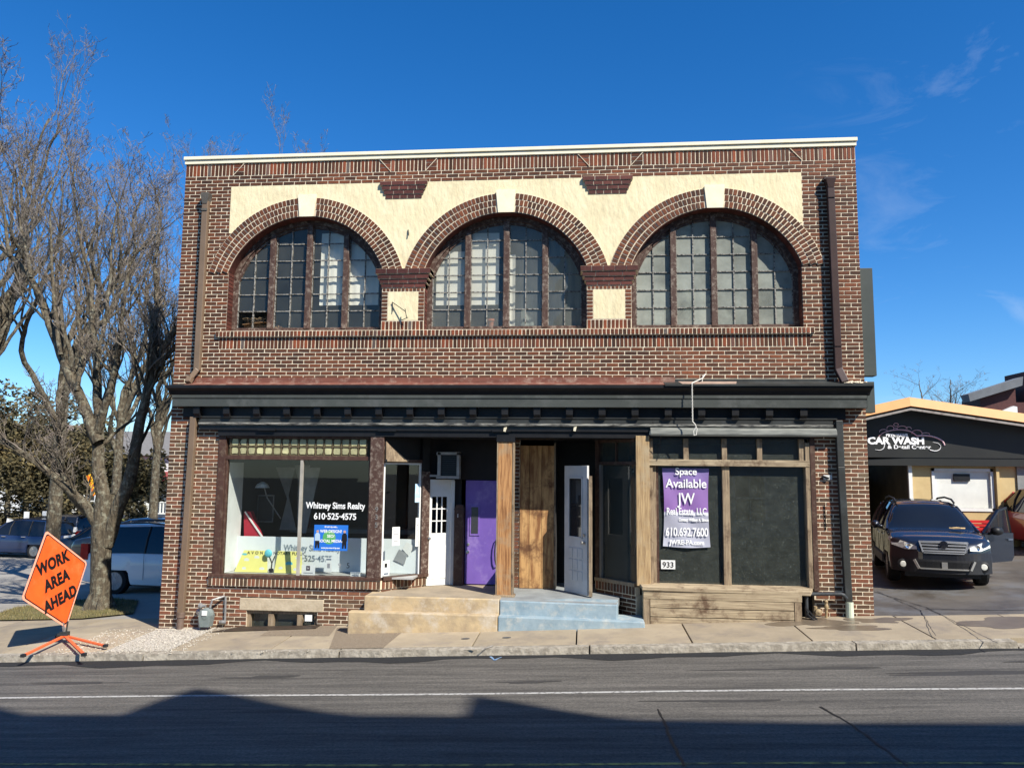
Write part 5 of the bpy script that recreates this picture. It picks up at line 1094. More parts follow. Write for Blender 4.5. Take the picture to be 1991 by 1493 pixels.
ev(20,915,16,1.9,2.3,'broad dark evergreen at the left edge above the parked cars',1)
ev(110,935,17,1.6,1.9,'mid green evergreen above the rear of the blue car',2)
ev(250,950,14,1.3,1.5,'dark evergreen shrub behind the trunk in front of the white house',3)
ev(-70,890,15,2.0,3.0,'tall evergreen cut off by the left picture edge',4)
ev(60,860,24,2.6,2.6,'olive brown evergreen farther back under the bare branches',5,7000,mat('brownish_foliage',(.13,.11,.055),(.06,.055,.03),rough=.85,scale=.8,bump=0,island=.5),.18)
ev(160,900,20,1.6,1.8,'brownish shrub mass between the bare trunks',6,6000,bpy.data.materials['brownish_foliage'],.16)
# ================= FAR HOUSES =================
SDG=mat('white_clapboard',(.72,.72,.70),(.66,.66,.64),rough=.8,scale=2,bump=0); RFG=mat('grey_shingle_roof',(.20,.19,.18),(.15,.145,.14),rough=.95,scale=6,bump=.3); REDP=mat('red_porch_roof',(.26,.05,.045),(.20,.04,.04),rough=.8,scale=3)
def house(label,x0,x1,y,z0,z1,zr,depth=9,wall=SDG,roof=RFG,wins=(),porch=False,cat='house'):
    o=thing('house',label,cat,((x0+x1)/2,y,z0)); b=MB(); b.box(x0,x1,y,y+depth,z0-2,z1)
    for k in range(int((z1-z0)/.18)): b.box(x0,x1,y-.02,y,z0+k*.18+.02,z0+k*.18+.175)
    b.build('wall',wall,o); b=MB(); ym=y+depth/2
    b.extrude([(x0-.4,y-.4,z1-.1),(x0-.4,ym,zr),(x0-.4,y+depth+.4,z1-.1)],(x1-x0+.8,0,0)); b.build('roof',roof,o)
    for (a,c,d,e) in wins:
        f=MB(); f.box(a-.1,c+.1,y-.06,y-.02,d-.1,e+.1); fo=f.build('window',WHT,o); g=MB(); g.box(a,c,y-.08,y-.062,d,e); g.box(a,c,y-.082,y-.081,d,e); g.build('pane',mat('dark_pane',(.05,.05,.06),scale=2,rough=.1,bump=0) if 'dark_pane' not in bpy.data.materials else bpy.data.materials['dark_pane'],fo,local=True)
    if porch:
        b=MB(); b.extrude([(x0,y-2.2,1.95),(x0,y-.02,2.6),(x0,y-.02,1.9)],(x1-x0,0,0)); b.build('porch_roof',REDP,o)
        for k in range(6):
            xx=x0+.2+k*(x1-x0-.4)/5; MB().box(xx-.1,xx+.1,y-2.1,y-1.9,z0,1.98).build('porch_post',WHT,o)
        b=MB(); b.box(x0,x1,y-2.05,y-1.95,.55,.63); b.box(x0,x1,y-2.05,y-1.95,-.2,-.12)
        for k in range(int((x1-x0)/.22)): b.box(x0+k*.22,x0+k*.22+.08,y-2.03,y-1.97,-.2,.6)
        b.build('railing',WHT,o)
    return o
hx=-30.5; house('white clapboard house with red porch roof behind the trees',-30.5,-19,38,-1.6,3.8,5.6,wins=[(-28.4,-27.6,2.75,3.5),(-26.4,-25.6,2.75,3.5),(-24.3,-23.5,2.75,3.5),(-22.4,-21.7,2.75,3.5)],porch=True)
house('pale house with brown shingle roof glimpsed through the left trees',-46,-34,42,-2,3.9,6.3,roof=mat('brown_shingle_roof',(.22,.17,.14),(.17,.13,.11),scale=6),wins=[(-42,-41,2,3.4),(-38,-37,2,3.4)])
b=MB(); b.add([(-36,36,-.55),(-16,36,-.55),(-16,22,-1.55),(-36,22,-1.55)],[(3,2,1,0)]); tag(b.build('far_lawn',mat('sunlit_lawn',(.17,.19,.06),(.14,.15,.05),scale=3,bump=.4)),kind='structure')  # far lawn in its own plain green
# small white signs in the lot
for px,py,w,h_,lab in ((277,433,60,75,'small white square sign on a post behind the blue car'),(65,488,70,45,'tilted white parking sign at the left edge of the lot'),(540,405,65,70,'white square sign beside a narrower one above the dark car'),(462,415,45,50,'narrower white sign left of the larger square one above the dark car')):
    s=5.33; X=px/s; Y=920+py/s; p=at(X,Y,21.); o=thing('parking_sign',lab,'sign',(p.x,21.,gz(p.x,21.)))
    ww=w/s/1500*35; hh=h_/s/1500*35; MB().box(p.x-ww/2,p.x+ww/2,20.98,21.,p.z-hh/2,p.z+hh/2).build('sign_plate',WHT,o); MB().box(p.x-.03,p.x+.03,21.0,21.06,gz(p.x,21.),p.z).build('post',METG,o)
    if px==65: o.rotation_euler=(0,.12,0)
p=at(178,946,8.); o=thing('utility_marker','orange and yellow marker on a thin white pole seen behind the big tree fork','marker',(p.x+.05,8.,gz(p.x,8.)))
b=MB(); b.bar((p.x-.12,8.,p.z+.34),(p.x+.14,8.,p.z-.24),.14,.02); b.build('marker_plate',mat('orange_yellow_marker',(.85,.45,.02),(.75,.16,.02),scale=9,lo=.45,hi=.5,bump=0),o); b=MB(); b.bar((p.x+.14,8.02,p.z-.2),(p.x+.28,8.02,gz(p.x,8.)),.06); b.build('pole',WHT,o)
# ================= CARS =================
def lerpf(pts,x):
    if x<=pts[0][0]: return pts[0][1]
    for (a,b),(c,d) in zip(pts,pts[1:]):
        if x<=c: t=(x-a)/(c-a); t=t*t*(3-2*t)*.5+t*.5; return b+(d-b)*t
    return pts[-1][1]
def paint(name,c,fl=.5):
    m,t,b=ntm(name); b.inputs['Base Color'].default_value=(*c,1); b.inputs['Metallic'].default_value=fl; b.inputs['Roughness'].default_value=.32; b.inputs['Coat Weight'].default_value=1; b.inputs['Coat Roughness'].default_value=.04
    n=t.nodes.new; l=t.links.new; co=n('ShaderNodeTexCoord'); nz=n('ShaderNodeTexNoise'); nz.inputs['Scale'].default_value=2.5; nz.inputs['Detail'].default_value=8; l(co.outputs['Object'],nz.inputs[0]); mr=n('ShaderNodeMapRange'); mr.inputs[3].default_value=.2; mr.inputs[4].default_value=.5; l(nz.outputs[0],mr.inputs[0]); l(mr.outputs[0],b.inputs['Roughness']); return m
CG=mat('car_glass',(.010,.012,.014),(.008,.009,.011),rough=.03,scale=1,bump=0,spec=.7)
HLM=mat('headlamp_lens',(.80,.78,.68),(.55,.55,.50),rough=.12,scale=11,bump=.2,spec=.8)
TLM=mat('tail_lamp_red',(.45,.02,.02),(.3,.01,.01),rough=.15,scale=5,bump=0)
def wheel(parent,x,y,r,side,rimm,spokes=5):
    w=.22; s=side; b=MB(); b.lathe((x,y,r),(0,s,0),[(r*.55,-w/2),(r*.92,-w/2),(r,-w*.3),(r,w*.3),(r*.93,w/2),(r*.70,w/2+.004),(r*.66,w*.35)],36); o=b.build('wheel',RUB,parent,local=True)
    b=MB(); b.lathe((x,y,r),(0,s,0),[(r*.70,w*.40),(r*.70,w/2+.008),(r*.64,w/2+.008),(r*.62,w*.2),(0,w*.12)],32); b.build('rim',mat('dark_rim_well',(.05,.05,.05),rough=.4) if 'dark_rim_well' not in bpy.data.materials else bpy.data.materials['dark_rim_well'],o,local=True)
    b=MB(); yy=y+s*(w/2-.008)
    for k in range(spokes):
        a=6.283*k/spokes+.3; c,sn=math.cos(a),math.sin(a); pc,ps=-sn,c
        for off in ((-.045,.05),(.045,-.05)) if spokes<8 else ((0,0),):
            p=Vector((x+c*r*.1+pc*off[0]*.3,yy,r+sn*r*.1+ps*off[0]*.3)); q=Vector((x+c*r*.66+pc*off[0],yy-s*.01,r+sn*r*.66+ps*off[0])); b.bar(p,q,.032,.03)
    b.lathe((x,yy-s*.01,r),(0,s,0),[(r*.15,0),(r*.15,.02),(0,.025)],16); b.lathe((x,yy-s*.02,r),(0,s,0),[(r*.66,0),(r*.70,.015),(r*.70,.03),(r*.65,.02)],32); b.build('spokes',rimm,o,local=True)
    return o
def car(name,label,loc,heading,P,cat='car'):
    """heading: direction of travel angle; local x forward, y left"""
    root=thing(name,label,cat,loc,P.get('group'),heading); L,Wd_,H=P['L'],P['W'],P['H']; r=P.get('r',.33); xf,xr=P['xf'],P['xr']; pm=P['paint']; ra=r+.065
    top=P['top']; belt=P.get('belt'); hwf=lambda x:(Wd_/2)*(1-P.get('nose',.16)*max(0,(abs(x)-(L/2-.75))/.75)**2.2-.01*abs(x)/L)
    def zbf(x):
        z=P.get('sill',.24)+ (.05*max(0,(abs(x)-(L/2-.6))/.6))
        for xw in (xf,xr):
            if abs(x-xw)<ra: z=max(z,r+math.sqrt(ra*ra-(x-xw)**2))
        return z
    if P.get('round'):
        h0=hwf; hwf=lambda x,h0=h0:(h0(x) if x<L/2-.44 else min(h0(L/2-.44),(Wd_/2)*(max(0,(L/2+.004-x)/.44))**(1/3.0)))
    xs=sorted(set(list(np.arange(-L/2+.02,L/2-.01,.045))+[-L/2,L/2]+[L/2-d for d in (.002,.005,.01,.02,.03)]+[xf-ra,xf+ra,xr-ra,xr+ra])); b=MB(); rings=[]
    for x in xs:
        ex=0 if P.get('round') and x>0 else max(0,(abs(x)-(L/2-.12))/.12); zt=lerpf(top,x); zb=zbf(x); zb=min(zb,zt-.1); h=hwf(x)*(1-.035*ex*ex); hh=zt-zb
        zs=zt-.07; mid=(.62*zs+.38*.5)
        prof=[(h*.90,zb+0),(h*.985,zb+.03*hh+.01),(h*1.0,min(zb+.35*hh,.62 if zt>.75 else zb+.4*hh)),(h*.985,zb+.66*hh),(h*.965,zs),(h*.90,zt-.02),(h*.70,zt+.004),(h*.35,zt+.018),(0,zt+.022)]
        ring=[(x,-y,z) for y,z in prof]+[(x,y,z) for y,z in prof[-2::-1]]; rings.append(ring)
    n=len(rings[0])
    for i,rg in enumerate(rings): b.v.extend(rg)
    for i in range(len(rings)-1):
        for k in range(n-1): b.f.append((i*n+k,(i+1)*n+k,(i+1)*n+k+1,i*n+k+1))
    b.f.append(tuple(range(n))); b.f.append(tuple((len(rings)-1)*n+k for k in range(n))[::-1])
    body=b.build('body',pm,root,local=True,smooth=True); m=body.modifiers.new('es','EDGE_SPLIT'); m.split_angle=math.radians(48)
    # underbody
    b=MB(); b.box(-L/2+.25,L/2-.25,-Wd_/2+.26,Wd_/2-.26,.20,.70); b.box(xr+ra,xf-ra,-Wd_/2+.1,Wd_/2-.1,.22,.5); b.build('underbody',PLA,root,local=True)
    # greenhouse
    gh=P['gh']; x0,x1=gh[0][0],gh[-1][0]; gx=np.linspace(x0,x1,60); tw=P.get('tw',.60); b=MB(); rg=[]; roofz=max(z for _,z in gh)
    for x in gx:
        zt=lerpf(gh,x); zb=lerpf(top,x)-.03; f=min(1,max(0,(zt-zb)/(roofz-lerpf(top,(x0+x1)/2)))); wb=hwf(x)*.93; wt=wb+(tw-wb)*f; 
        pr=[(wb,zb),((wb+wt)/2+.02*f,(zb+zt)/2),(wt,max(zt-.05,zb+.001)),(wt*.86,max(zt-.008,zb+.002)),(wt*.45,zt+.012),(0,zt+.018)]
        rg.append([(x,-y,z) for y,z in pr]+[(x,y,z) for y,z in pr[-2::-1]])
    n=len(rg[0])
    for q in rg: b.v.extend(q)
    for i in range(len(rg)-1):
        for k in range(n-1): b.f.append((i*n+k,(i+1)*n+k,(i+1)*n+k+1,i*n+k+1))
    g=b.build('windows',CG,root,local=True,smooth=True); m=g.modifiers.new('es','EDGE_SPLIT'); m.split_angle=math.radians(40)
    def gpt(x,k,o=.008): # point on greenhouse ring index k at x, pushed outward
        i=min(range(len(gx)),key=lambda j:abs(gx[j]-x)); v=Vector(rg[i][k]); c=Vector((v.x,0,v.z-.3)); d=(v-c).normalized(); return v+d*o
    # roof skin
    b=MB(); rx=[x for x in gx if lerpf(gh,x)>roofz-P.get('rdrop',.07)]
    ids=[2,3,4,5,6,7,8]
    for x in rx: b.v.extend([tuple(gpt(x,k,.008)) for k in ids])
    m_=len(ids)
    for i in range(len(rx)-1):
        for k in range(m_-1): b.f.append((i*m_+k,(i+1)*m_+k,(i+1)*m_+k+1,i*m_+k+1))
    b.build('roof',pm,root,local=True,smooth=True)
    for s in (0,1):
        K=(0,1,2) if s==0 else (10,9,8)
        for (xb,xt,w,mm) in P['pillars']:
            b=MB(); b.tube([gpt(xb,K[0],.0),gpt((xb+xt)/2,K[1],.004),gpt(xt,K[2],.004)],w/2,6); b.build('pillar',pm if mm else PLA,root,local=True)
    for xw in (xf,xr):
        for s in (-1,1): wheel(root,xw,s*(Wd_/2-.125),r,s,P.get('rim',ALU),P.get('spokes',5))
    return root,hwf,gpt,top
# dark blue estate on the driveway
NV=paint('dark_navy_paint',(.014,.016,.024),.4); GRC=paint('charcoal_paint',(.022,.024,.032),.5); GRC2=mat('grey_cladding',(.10,.11,.12),(.08,.085,.09),rough=.5,scale=3,bump=0)
HX=Vector((-.25,-.97,0)).normalized(); ctr_=Vector((14.83,3.35,0))-HX*1.37; zc_=gz(15.2,3)
OB,hwf,gpt,topp=car('estate_car','dark blue-grey estate car with its front door open on the car wash drive','x' and (ctr_.x,ctr_.y,zc_),math.atan2(HX.y,HX.x),dict(L=4.79,W=1.84,H=1.67,r=.345,xf=1.37,xr=-1.37,paint=NV,sill=.30,nose=.06,round=1,rim=ALU,spokes=5,
  top=[(-2.395,.70),(-2.36,.92),(-2.2,1.02),(-.9,1.03),(.9,1.05),(1.15,1.07),(1.6,1.04),(2.0,.96),(2.22,.88),(2.34,.76),(2.395,.55)],
  gh=[(-2.25,1.04),(-1.95,1.50),(-1.6,1.585),(-.6,1.63),(.05,1.61),(.35,1.55),(1.22,1.05)],tw=.60,
  pillars=[(1.15,.25,.06,1),(.12,.0,.06,0),(-.85,-.85,.06,0),(-1.7,-1.6,.09,1),(-2.2,-1.85,.10,1)]))
def lp(name,m,vs=None,b=None,par=None): return b.build(name,m,par or OB,local=True)
# front face details, local coords: x forward, y left
def fx(y): # front surface x at given y (rounded nose in plan)
    return 2.395-.44*(abs(y)/.92)**3.0
b=MB()
def panel(b,ys,zs0,zs1,off,th=.03,slant=0.):
    for i in range(len(ys)-1):
        a,c=ys[i],ys[i+1]; 
        b.hexa([(fx(a)+off-th,a,zs0[i]),(fx(a)+off,a,zs0[i]),(fx(c)+off,c,zs0[i+1]),(fx(c)+off-th,c,zs0[i+1])],[(fx(a)+off-th-slant,a,zs1[i]),(fx(a)+off-slant,a,zs1[i]),(fx(c)+off-slant,c,zs1[i+1]),(fx(c)+off-th-slant,c,zs1[i+1])])
ys=np.linspace(-.88,.88,25)
b=MB(); panel(b,ys,[.30]*25,[.56]*25,.035,.30); lp('front_bumper',PLA,b=b)
b=MB(); panel(b,ys,[.545]*25,[.70]*25,.03,.3); lp('bumper_skin',GRC,b=b)
yg=np.linspace(-.40,.40,13); 
b=MB(); panel(b,yg,[.69+.0*abs(y) for y in yg],[.905]*13,.035,.15,.03); lp('grille_well',BLK,b=b)
b=MB(); panel(b,yg*1.06,[.885-.03*abs(y) for y in yg],[.925-.03*abs(y) for y in yg],.055,.06); 
for z in (.825,.765,.715): panel(b,yg*.97,[z]*13,[z+.028]*13,.05,.05)
for s in (-1,1): 
    y_=s*.40; b.bar((fx(y_)+.04,s*.42,.91),(fx(y_)+.05,s*.36,.70),.025)
panel(b,yg*.88,[.68]*13,[.70]*13,.05,.05); GR_=lp('grille',mat('bright_grille',(.42,.43,.45),(.33,.34,.36),rough=.25,scale=3,bump=0,metal=.35,spec=.8),b=b)
b=MB(); b.lathe((fx(0)+.06,0,.855),(1,0,0),[(.075,0),(.07,.012),(0,.016)],20); e=b.build('emblem',NV,GR_,local=True); e.scale=(1,1,1)
for s in (-1,1):
    # headlamp: swept wedge
    y0,y1,y2=s*.46,s*.66,s*.87; b=MB()
    P_b=[(fx(y0)+.03,y0,.745),(fx(y1)+.035,y1,.735),(fx(y2)+.02,y2,.80),(1.80,s*.905,.90)]; P_t=[(fx(y0)+.0,y0,.80),(fx(y1)-.03,y1,.875),(fx(y2)-.12,y2,.935),(1.70,s*.88,.955)]
    for i in range(3):
        a0,a1,t0,t1=[Vector(v) for v in (P_b[i],P_b[i+1],P_t[i],P_t[i+1])]; d=Vector((-.12,0,0)); vs=[a0,a1,t1,t0]; b.extrude(vs if s>0 else vs[::-1],d)
    h=lp('headlight',HLM,b=b)
    b=MB(); yy=s*.60; b.lathe((fx(yy)+.022,yy,.80),(1,0,0),[(.055,-.02),(.05,.0),(.03,-.01),(0,-.02)],16); b.build('lamp_bulb',CHR,h,local=True)
    b=MB(); yy=s*.70; b.lathe((fx(yy)+.055,yy,.44),(1,.1*s,0),[(.105,-.05),(.105,.0),(.075,.012),(.07,-.01),(0,-.01)],20); f=lp('fog_light',PLA,b=b)
    b=MB(); b.lathe((fx(yy)+.06,yy,.44),(1,.1*s,0),[(.062,0),(.05,.012),(0,.015)],16); b.build('fog_lens',HLM,f,local=True)
    b=MB(); b.bar((fx(.50)+.07,s*.52,.55),(fx(.45)+.08,s*.44,.38),.05,.04); lp('bumper_blade',ALU,b=b)
b=MB(); yl=np.linspace(-.42,.42,9); panel(b,yl,[.40]*9,[.52]*9,.045,.05); lp('lower_intake',BLK,b=b)
b=MB(); panel(b,yl,[.375]*9,[.40]*9,.07,.05); panel(b,np.linspace(-.05,.05,3),[.40]*3,[.52]*3,.06,.05); lp('intake_blade',ALU,b=b)
for s in (-1,1):
    b=MB(); b.tube([(.35,s*.57,1.60),(.05,s*.575,1.665),(-.8,s*.58,1.69),(-1.6,s*.56,1.645),(-1.75,s*.56,1.60)],.022,8); lp('roof_rail',PLA,b=b)
    b=MB(); b.box(-.95,.95,s*.935-.02,s*.935+.015,.34,.50) ; lp('door_cladding',GRC2,b=b)
for s in (-1,):
    b=MB(); b.lathe((.78,s*1.04,1.12),(1,0,0),[(.0,-.09),(.07,-.07),(.085,0),(.06,.06),(0,.08)],14); b.bar((.80,s*.90,1.07),(.78,s*1.0,1.10),.05); mr_=lp('mirror',NV,b=b); mr_.data.polygons.foreach_set('use_smooth',[True]*len(mr_.data.polygons))
    for x in (.25,-.72): b=MB(); b.bar((x+.1,s*.935,.93),(x-.1,s*.935,.93),.025,.03); lp('door_handle',CHR,b=b)
    for x in (1.0,.08,-.92): b=MB(); b.box(x-.004,x+.004,s*.926-.004,s*.926+.004,.45,1.0); lp('door_seam',BLK,b=b)
    b=MB(); b.tube([(.98,s*.86,1.07),(0,s*.865,1.07),(-1.7,s*.85,1.07)],.009,5); lp('waist_trim',CHR,b=b)
# open door on car's left side (+y), hinge at x=1.0
hv=Vector((1.0,.92,0)); dd_=Vector((-.75,.66,0)).normalized(); dn=Vector((dd_.y,-dd_.x,0))
def dp(u,z,o=0): v=hv+dd_*u+dn*o; return (v.x,v.y,z)
b=MB(); b.extrude([dp(0,.42),dp(.92,.42),dp(1.0,.50),dp(1.02,.98),dp(.0,1.0)],dn*.09); DO=b.build('open_door',GRC,OB,local=True,bevel=.012)
b=MB(); 
for a,c in ((dp(.02,1.0,.04),dp(.60,1.47,.04)),(dp(.60,1.47,.04),dp(.90,1.52,.04)),(dp(.90,1.52,.04),dp(1.02,.98,.04))): b.bar(a,c,.045,.04)
b.build('window_frame',NV,DO,local=True)
b=MB(); b.add([dp(.05,1.0,.04),dp(1.0,1.0,.04),dp(.88,1.50,.04),dp(.60,1.46,.04)],[(0,1,2,3)]); b.build('door_glass',glassmat('car_door_glass',.0,tint=(.6,.68,.66)),DO,local=True)
b=MB(); b.bar(dp(.78,.86,.11),dp(.95,.86,.11),.03,.03); b.build('door_handle',CHR,DO,local=True)
b=MB(); v=Vector(dp(.24,1.06,.20)); b.lathe(v,dd_,[(0,-.13),(.075,-.11),(.09,0),(.08,.1),(0,.12)],14); b.bar(dp(.12,1.0,.1),dp(.2,1.04,.16),.05); o=b.build('mirror',BLK,DO,local=True,smooth=True)
b=MB(); b.add([tuple(Vector((1.33,-.28,1.075))),(1.52,-.18,1.068),(1.50,-.02,1.072),(1.42,-.05,1.075),(1.30,-.22,1.078)],[(0,1,2,3,4)])
o=thing('cleaning_cloth','tan cloth lying on the bonnet of the dark estate car','cloth',(0,0,0)); hp=OB.matrix_world
from mathutils import Matrix as MX
Rz=MX.Rotation(OB.rotation_euler[2],4,'Z'); cpos=Vector(OB.location)+(Rz@Vector((1.45,.42,0))); b=MB()
R_=random.Random(4); pts=[]
for k in range(9): a=6.283*k/9; pts.append((cpos.x+.16*math.cos(a)*R_.uniform(.6,1.2),cpos.y+.09*math.sin(a)*R_.uniform(.6,1.2),zc_+1.105+R_.uniform(0,.015)))
b.extrude(pts,(0,0,.025)); o.location=cpos; b.build('folds',mat('tan_cloth',(.62,.45,.22),(.5,.34,.16),scale=9),o)
# parked cars left
def place(px,py,y): p=at(px,py,y); return (p.x,y,gz(p.x,y))
BLUP=paint('blue_suv_paint',(.022,.04,.10),.3)
suvtop=[(-2.25,.62),(-2.22,.90),(-2.1,1.02),(-.9,1.03),(.9,1.06),(1.6,1.0),(2.05,.92),(2.2,.75),(2.25,.55)]
SP=dict(group='cars parked in the lot',L=4.5,W=1.78,H=1.7,r=.34,xf=1.30,xr=-1.30,paint=BLUP,top=suvtop,gh=[(-2.16,1.03),(-1.95,1.56),(-1.6,1.66),(-.4,1.69),(.1,1.65),(.42,1.55),(1.25,1.06)],tw=.62,pillars=[(1.15,.30,.07,1),(.05,-.02,.06,0),(-.95,-.95,.06,0),(-1.75,-1.65,.10,1)],rim=ALU,spokes=10)
p=at(78,1050,20.); S1,_,_,_=car('parked_suv','dark blue estate-style car with stickers on its rear parked at the left edge',(p.x-.8,20.,gz(p.x,20.)),math.radians(180-4),SP)
S1l=S1
b=MB(); b.box(-2.27,-2.05,-.88,-.60,.90,1.12); b.box(-2.27,-2.05,.60,.88,.90,1.12); b.build('tail_light',TLM,S1,local=True,split=True)
b=MB(); b.box(-2.285,-2.25,-.26,.26,.84,.98); b.build('number_plate',WHT,S1,local=True)
b=MB(); 
for (y,z,w) in ((-.45,1.25,.07),(-.42,1.16,.06),(-.38,.95,.06),(-.50,1.20,.05)): b.box(-2.24-.02,-2.2,y-w,y+w,z-w,z+w)
b.build('rear_sticker',WHT,S1,local=True)
for s in (-1,1):
    b=MB(); b.bar((.35,s*.90,.95),(.15,s*.90,.95),.03); b.bar((-.65,s*.90,.95),(-.85,s*.90,.95),.03); b.build('door_handle',CHR,S1,local=True,split=True)
    b=MB(); b.tube([(.3,s*.58,1.67),(-.6,s*.6,1.74),(-1.7,s*.58,1.69)],.02,6); b.build('roof_rail',PLA,S1,local=True)
GRP=paint('dark_grey_suv_paint',(.03,.032,.035),.4)
p=at(158,1045,18.); S2,_,_,_=car('parked_suv','dark grey car parked between the blue one and the tree trunk',(p.x+1.2,18.,gz(p.x,18.)),math.radians(180),dict(SP,paint=GRP,spokes=10))
b=MB(); b.box(2.0,2.22,-.85,-.55,.78,.92); b.box(2.0,2.22,.55,.85,.78,.92); b.build('headlight',HLM,S2,local=True,split=True)
p=at(112,1035,26.); S4,_,_,_=car('parked_car','grey car half hidden behind the blue one',(p.x,26.,gz(p.x,26.)),math.radians(176),dict(SP,paint=paint('mid_grey_paint',(.10,.10,.11),.5)))
# white minivan in the building's shade
WP=paint('white_minivan_paint',(.74,.73,.72),.0)
mt=[(-2.55,.62),(-2.52,.95),(-2.4,1.05),(-.9,1.08),(1.2,1.08),(1.55,1.05),(2.1,.92),(2.45,.78),(2.55,.55)]
q=at(262,1100,6.4)
S3,_,_,_=car('parked_minivan','pale silver-white minivan parked in the shade beside the brick wall',(q.x+1.62,6.3,gz(q.x,6.3)),math.radians(-4),dict(L=5.1,W=1.98,H=1.75,r=.345,xf=1.55,xr=-1.50,paint=WP,top=mt,gh=[(-2.50,1.05),(-2.33,1.60),(-2.0,1.72),(-.5,1.76),(.5,1.72),(.95,1.60),(1.85,1.05)],tw=.70,nose=.12,pillars=[(1.7,.8,.08,1),(.45,.4,.05,0),(-.75,-.75,.05,0),(-2.2,-2.1,.16,1)],rim=mat('grey_alloy',(.35,.35,.36),rough=.35,metal=.3,bump=0),spokes=7))
for s in (-1,1):
    b=MB(); b.tube([(.1,s*.7,1.73),(-.8,s*.72,1.80),(-2.1,s*.7,1.75)],.02,6); b.build('roof_rail',PLA,S3,local=True)
    b=MB(); b.box(-.70,-.692,s*1.0-.004,s*1.0+.004,.4,1.06); b.box(.40,.408,s*1.0-.004,s*1.0+.004,.4,1.06); b.build('door_seam',GP,S3,local=True)
    b=MB(); b.box(-2.56,-2.35,s*.80-.12,s*.80+.12,.85,1.25); b.build('tail_light',TLM,S3,local=True)
p=at(275,1000,14.); S5,_,_,_=car('parked_suv','black sport-utility roof showing above the white minivan',(p.x,14.,gz(p.x,14.)+.12),math.radians(178),dict(SP,paint=paint('black_suv_paint',(.012,.013,.014),.2)))
# red car at right edge
RP=paint('red_car_paint',(.30,.012,.015),.2)
p=at(2088,1040,7.2); S6,_,_,_=car('parked_car','red car cut off by the right edge, rear towards the street',(p.x+.55,9.3,gz(p.x,7)),math.radians(86),dict(SP,paint=RP))
b=MB(); b.box(-2.27,-2.05,.55,.88,.92,1.10); b.box(-2.27,-2.05,-.88,-.55,.92,1.10); b.build('tail_light',TLM,S6,local=True,split=True); b=MB(); b.box(-2.29,-2.25,.0,.5,.70,.95); b.build('number_plate',WHT,S6,local=True); b=MB(); b.box(-2.32,-2.1,-.8,.8,.35,.62); b.build('rear_bumper',PLA,S6,local=True)
# ================= CAR WASH =================
CW=thing('car_wash_building','low car wash building with orange-edged gable roof, black lettered fascia and open bay','building',(18,10,.7))
YEL=mat('yellow_stucco',(.56,.42,.21),(.50,.37,.18),rough=.9,scale=4,bump=.15); ORR=mat('orange_roof_edge',(.66,.32,.11),(.60,.28,.095),rough=.5,scale=2,bump=.03); BKF=mat('black_sign_fascia',(.022,.023,.020),(.018,.018,.017),rough=.5,scale=1.5,bump=.03)
yf=9.36; yw=10.0; pk=at(1768,772,yf-.02); xl,xr_,xp=9.0,25.5,pk.x
def RZ(x): return pk.z-.04-(.235*(xp-x) if x<xp else .150*(x-xp))
b=MB()
for a,c in ((xl,xp),(xp,xr_)): b.hexa([(a,yf-.02,RZ(a)-.24),(c,yf-.02,RZ(c)-.24),(c,20,RZ(c)-.24),(a,20,RZ(a)-.24)],[(a,yf-.02,RZ(a)-.01),(c,yf-.02,RZ(c)-.01),(c,20,RZ(c)-.01),(a,20,RZ(a)-.01)])
b.build('roof',BLK,CW)
b=MB()
for a,c in ((xl,xp),(xp,xr_)): b.hexa([(a,yf-.10,RZ(a)-.22),(c,yf-.10,RZ(c)-.22),(c,yf-.03,RZ(c)-.22),(a,yf-.03,RZ(a)-.22)],[(a,yf-.02,RZ(a)+.04),(c,yf-.02,RZ(c)+.04),(c,yf+.25,RZ(c)+.04),(a,yf+.25,RZ(a)+.04)])
b.build('roof_edge',ORR,CW)
b=MB()
for a,c in ((xl,xp),(xp,xr_)): b.hexa([(a,yf-.09,RZ(a)-.34),(c,yf-.09,RZ(c)-.34),(c,yf-.03,RZ(c)-.34),(a,yf-.03,RZ(a)-.34)],[(a,yf-.09,RZ(a)-.28),(c,yf-.09,RZ(c)-.28),(c,yf-.03,RZ(c)-.28),(a,yf-.03,RZ(a)-.28)])
b.build('gutter_trim',mat('brownish_metal_trim',(.16,.12,.10),(.3,.27,.24),rough=.4,scale=8,lo=.5,hi=.7),CW)
b=MB(); ys_=9.75
for a,c in ((xl,xp),(xp,xr_)): b.hexa([(a,ys_,3.38),(c,ys_,3.38),(c,ys_+.1,3.38),(a,ys_+.1,3.38)],[(a,ys_,RZ(a)-.2),(c,ys_,RZ(c)-.2),(c,ys_+.1,RZ(c)-.2),(a,ys_+.1,RZ(a)-.2)])
b.box(xl,xr_,ys_+.02,yw+.2,3.15,3.38); b.build('sign_fascia',BKF,CW)
yy=ys_-.012
def cw(px,py): v=at(px,py,yy); return v
SGN=thing('shop_sign','white and pink car wash lettering with a bubble logo on the black fascia','sign',(16.6,yy,4.))
WHP=mat('white_sign_letters',(.85,.85,.85),(.8,.8,.8),bump=0); PKP=mat('pink_sign_outline',(.80,.42,.46),(.75,.55,.58),scale=3,bump=0)
s_=6.2
def zz(x,y): return cw(1670+x/s_,740+y/s_)
p0,p1=zz(325,678),zz(595,678); t=text('BRYN MAWR',.135,WHP,SGN,((p0.x+p1.x)/2,yy,p0.z),name='lettering_line',offset=.006); t.scale=((p1.x-p0.x)/max(t.dimensions.x,.01),1,1)
p0,p1=zz(108,760),zz(790,760); t=text('CAR WASH',.27,WHP,SGN,((p0.x+p1.x)/2,yy,p0.z),name='lettering_line',offset=.014); t.scale=((p1.x-p0.x)/max(t.dimensions.x,.01),1,1)
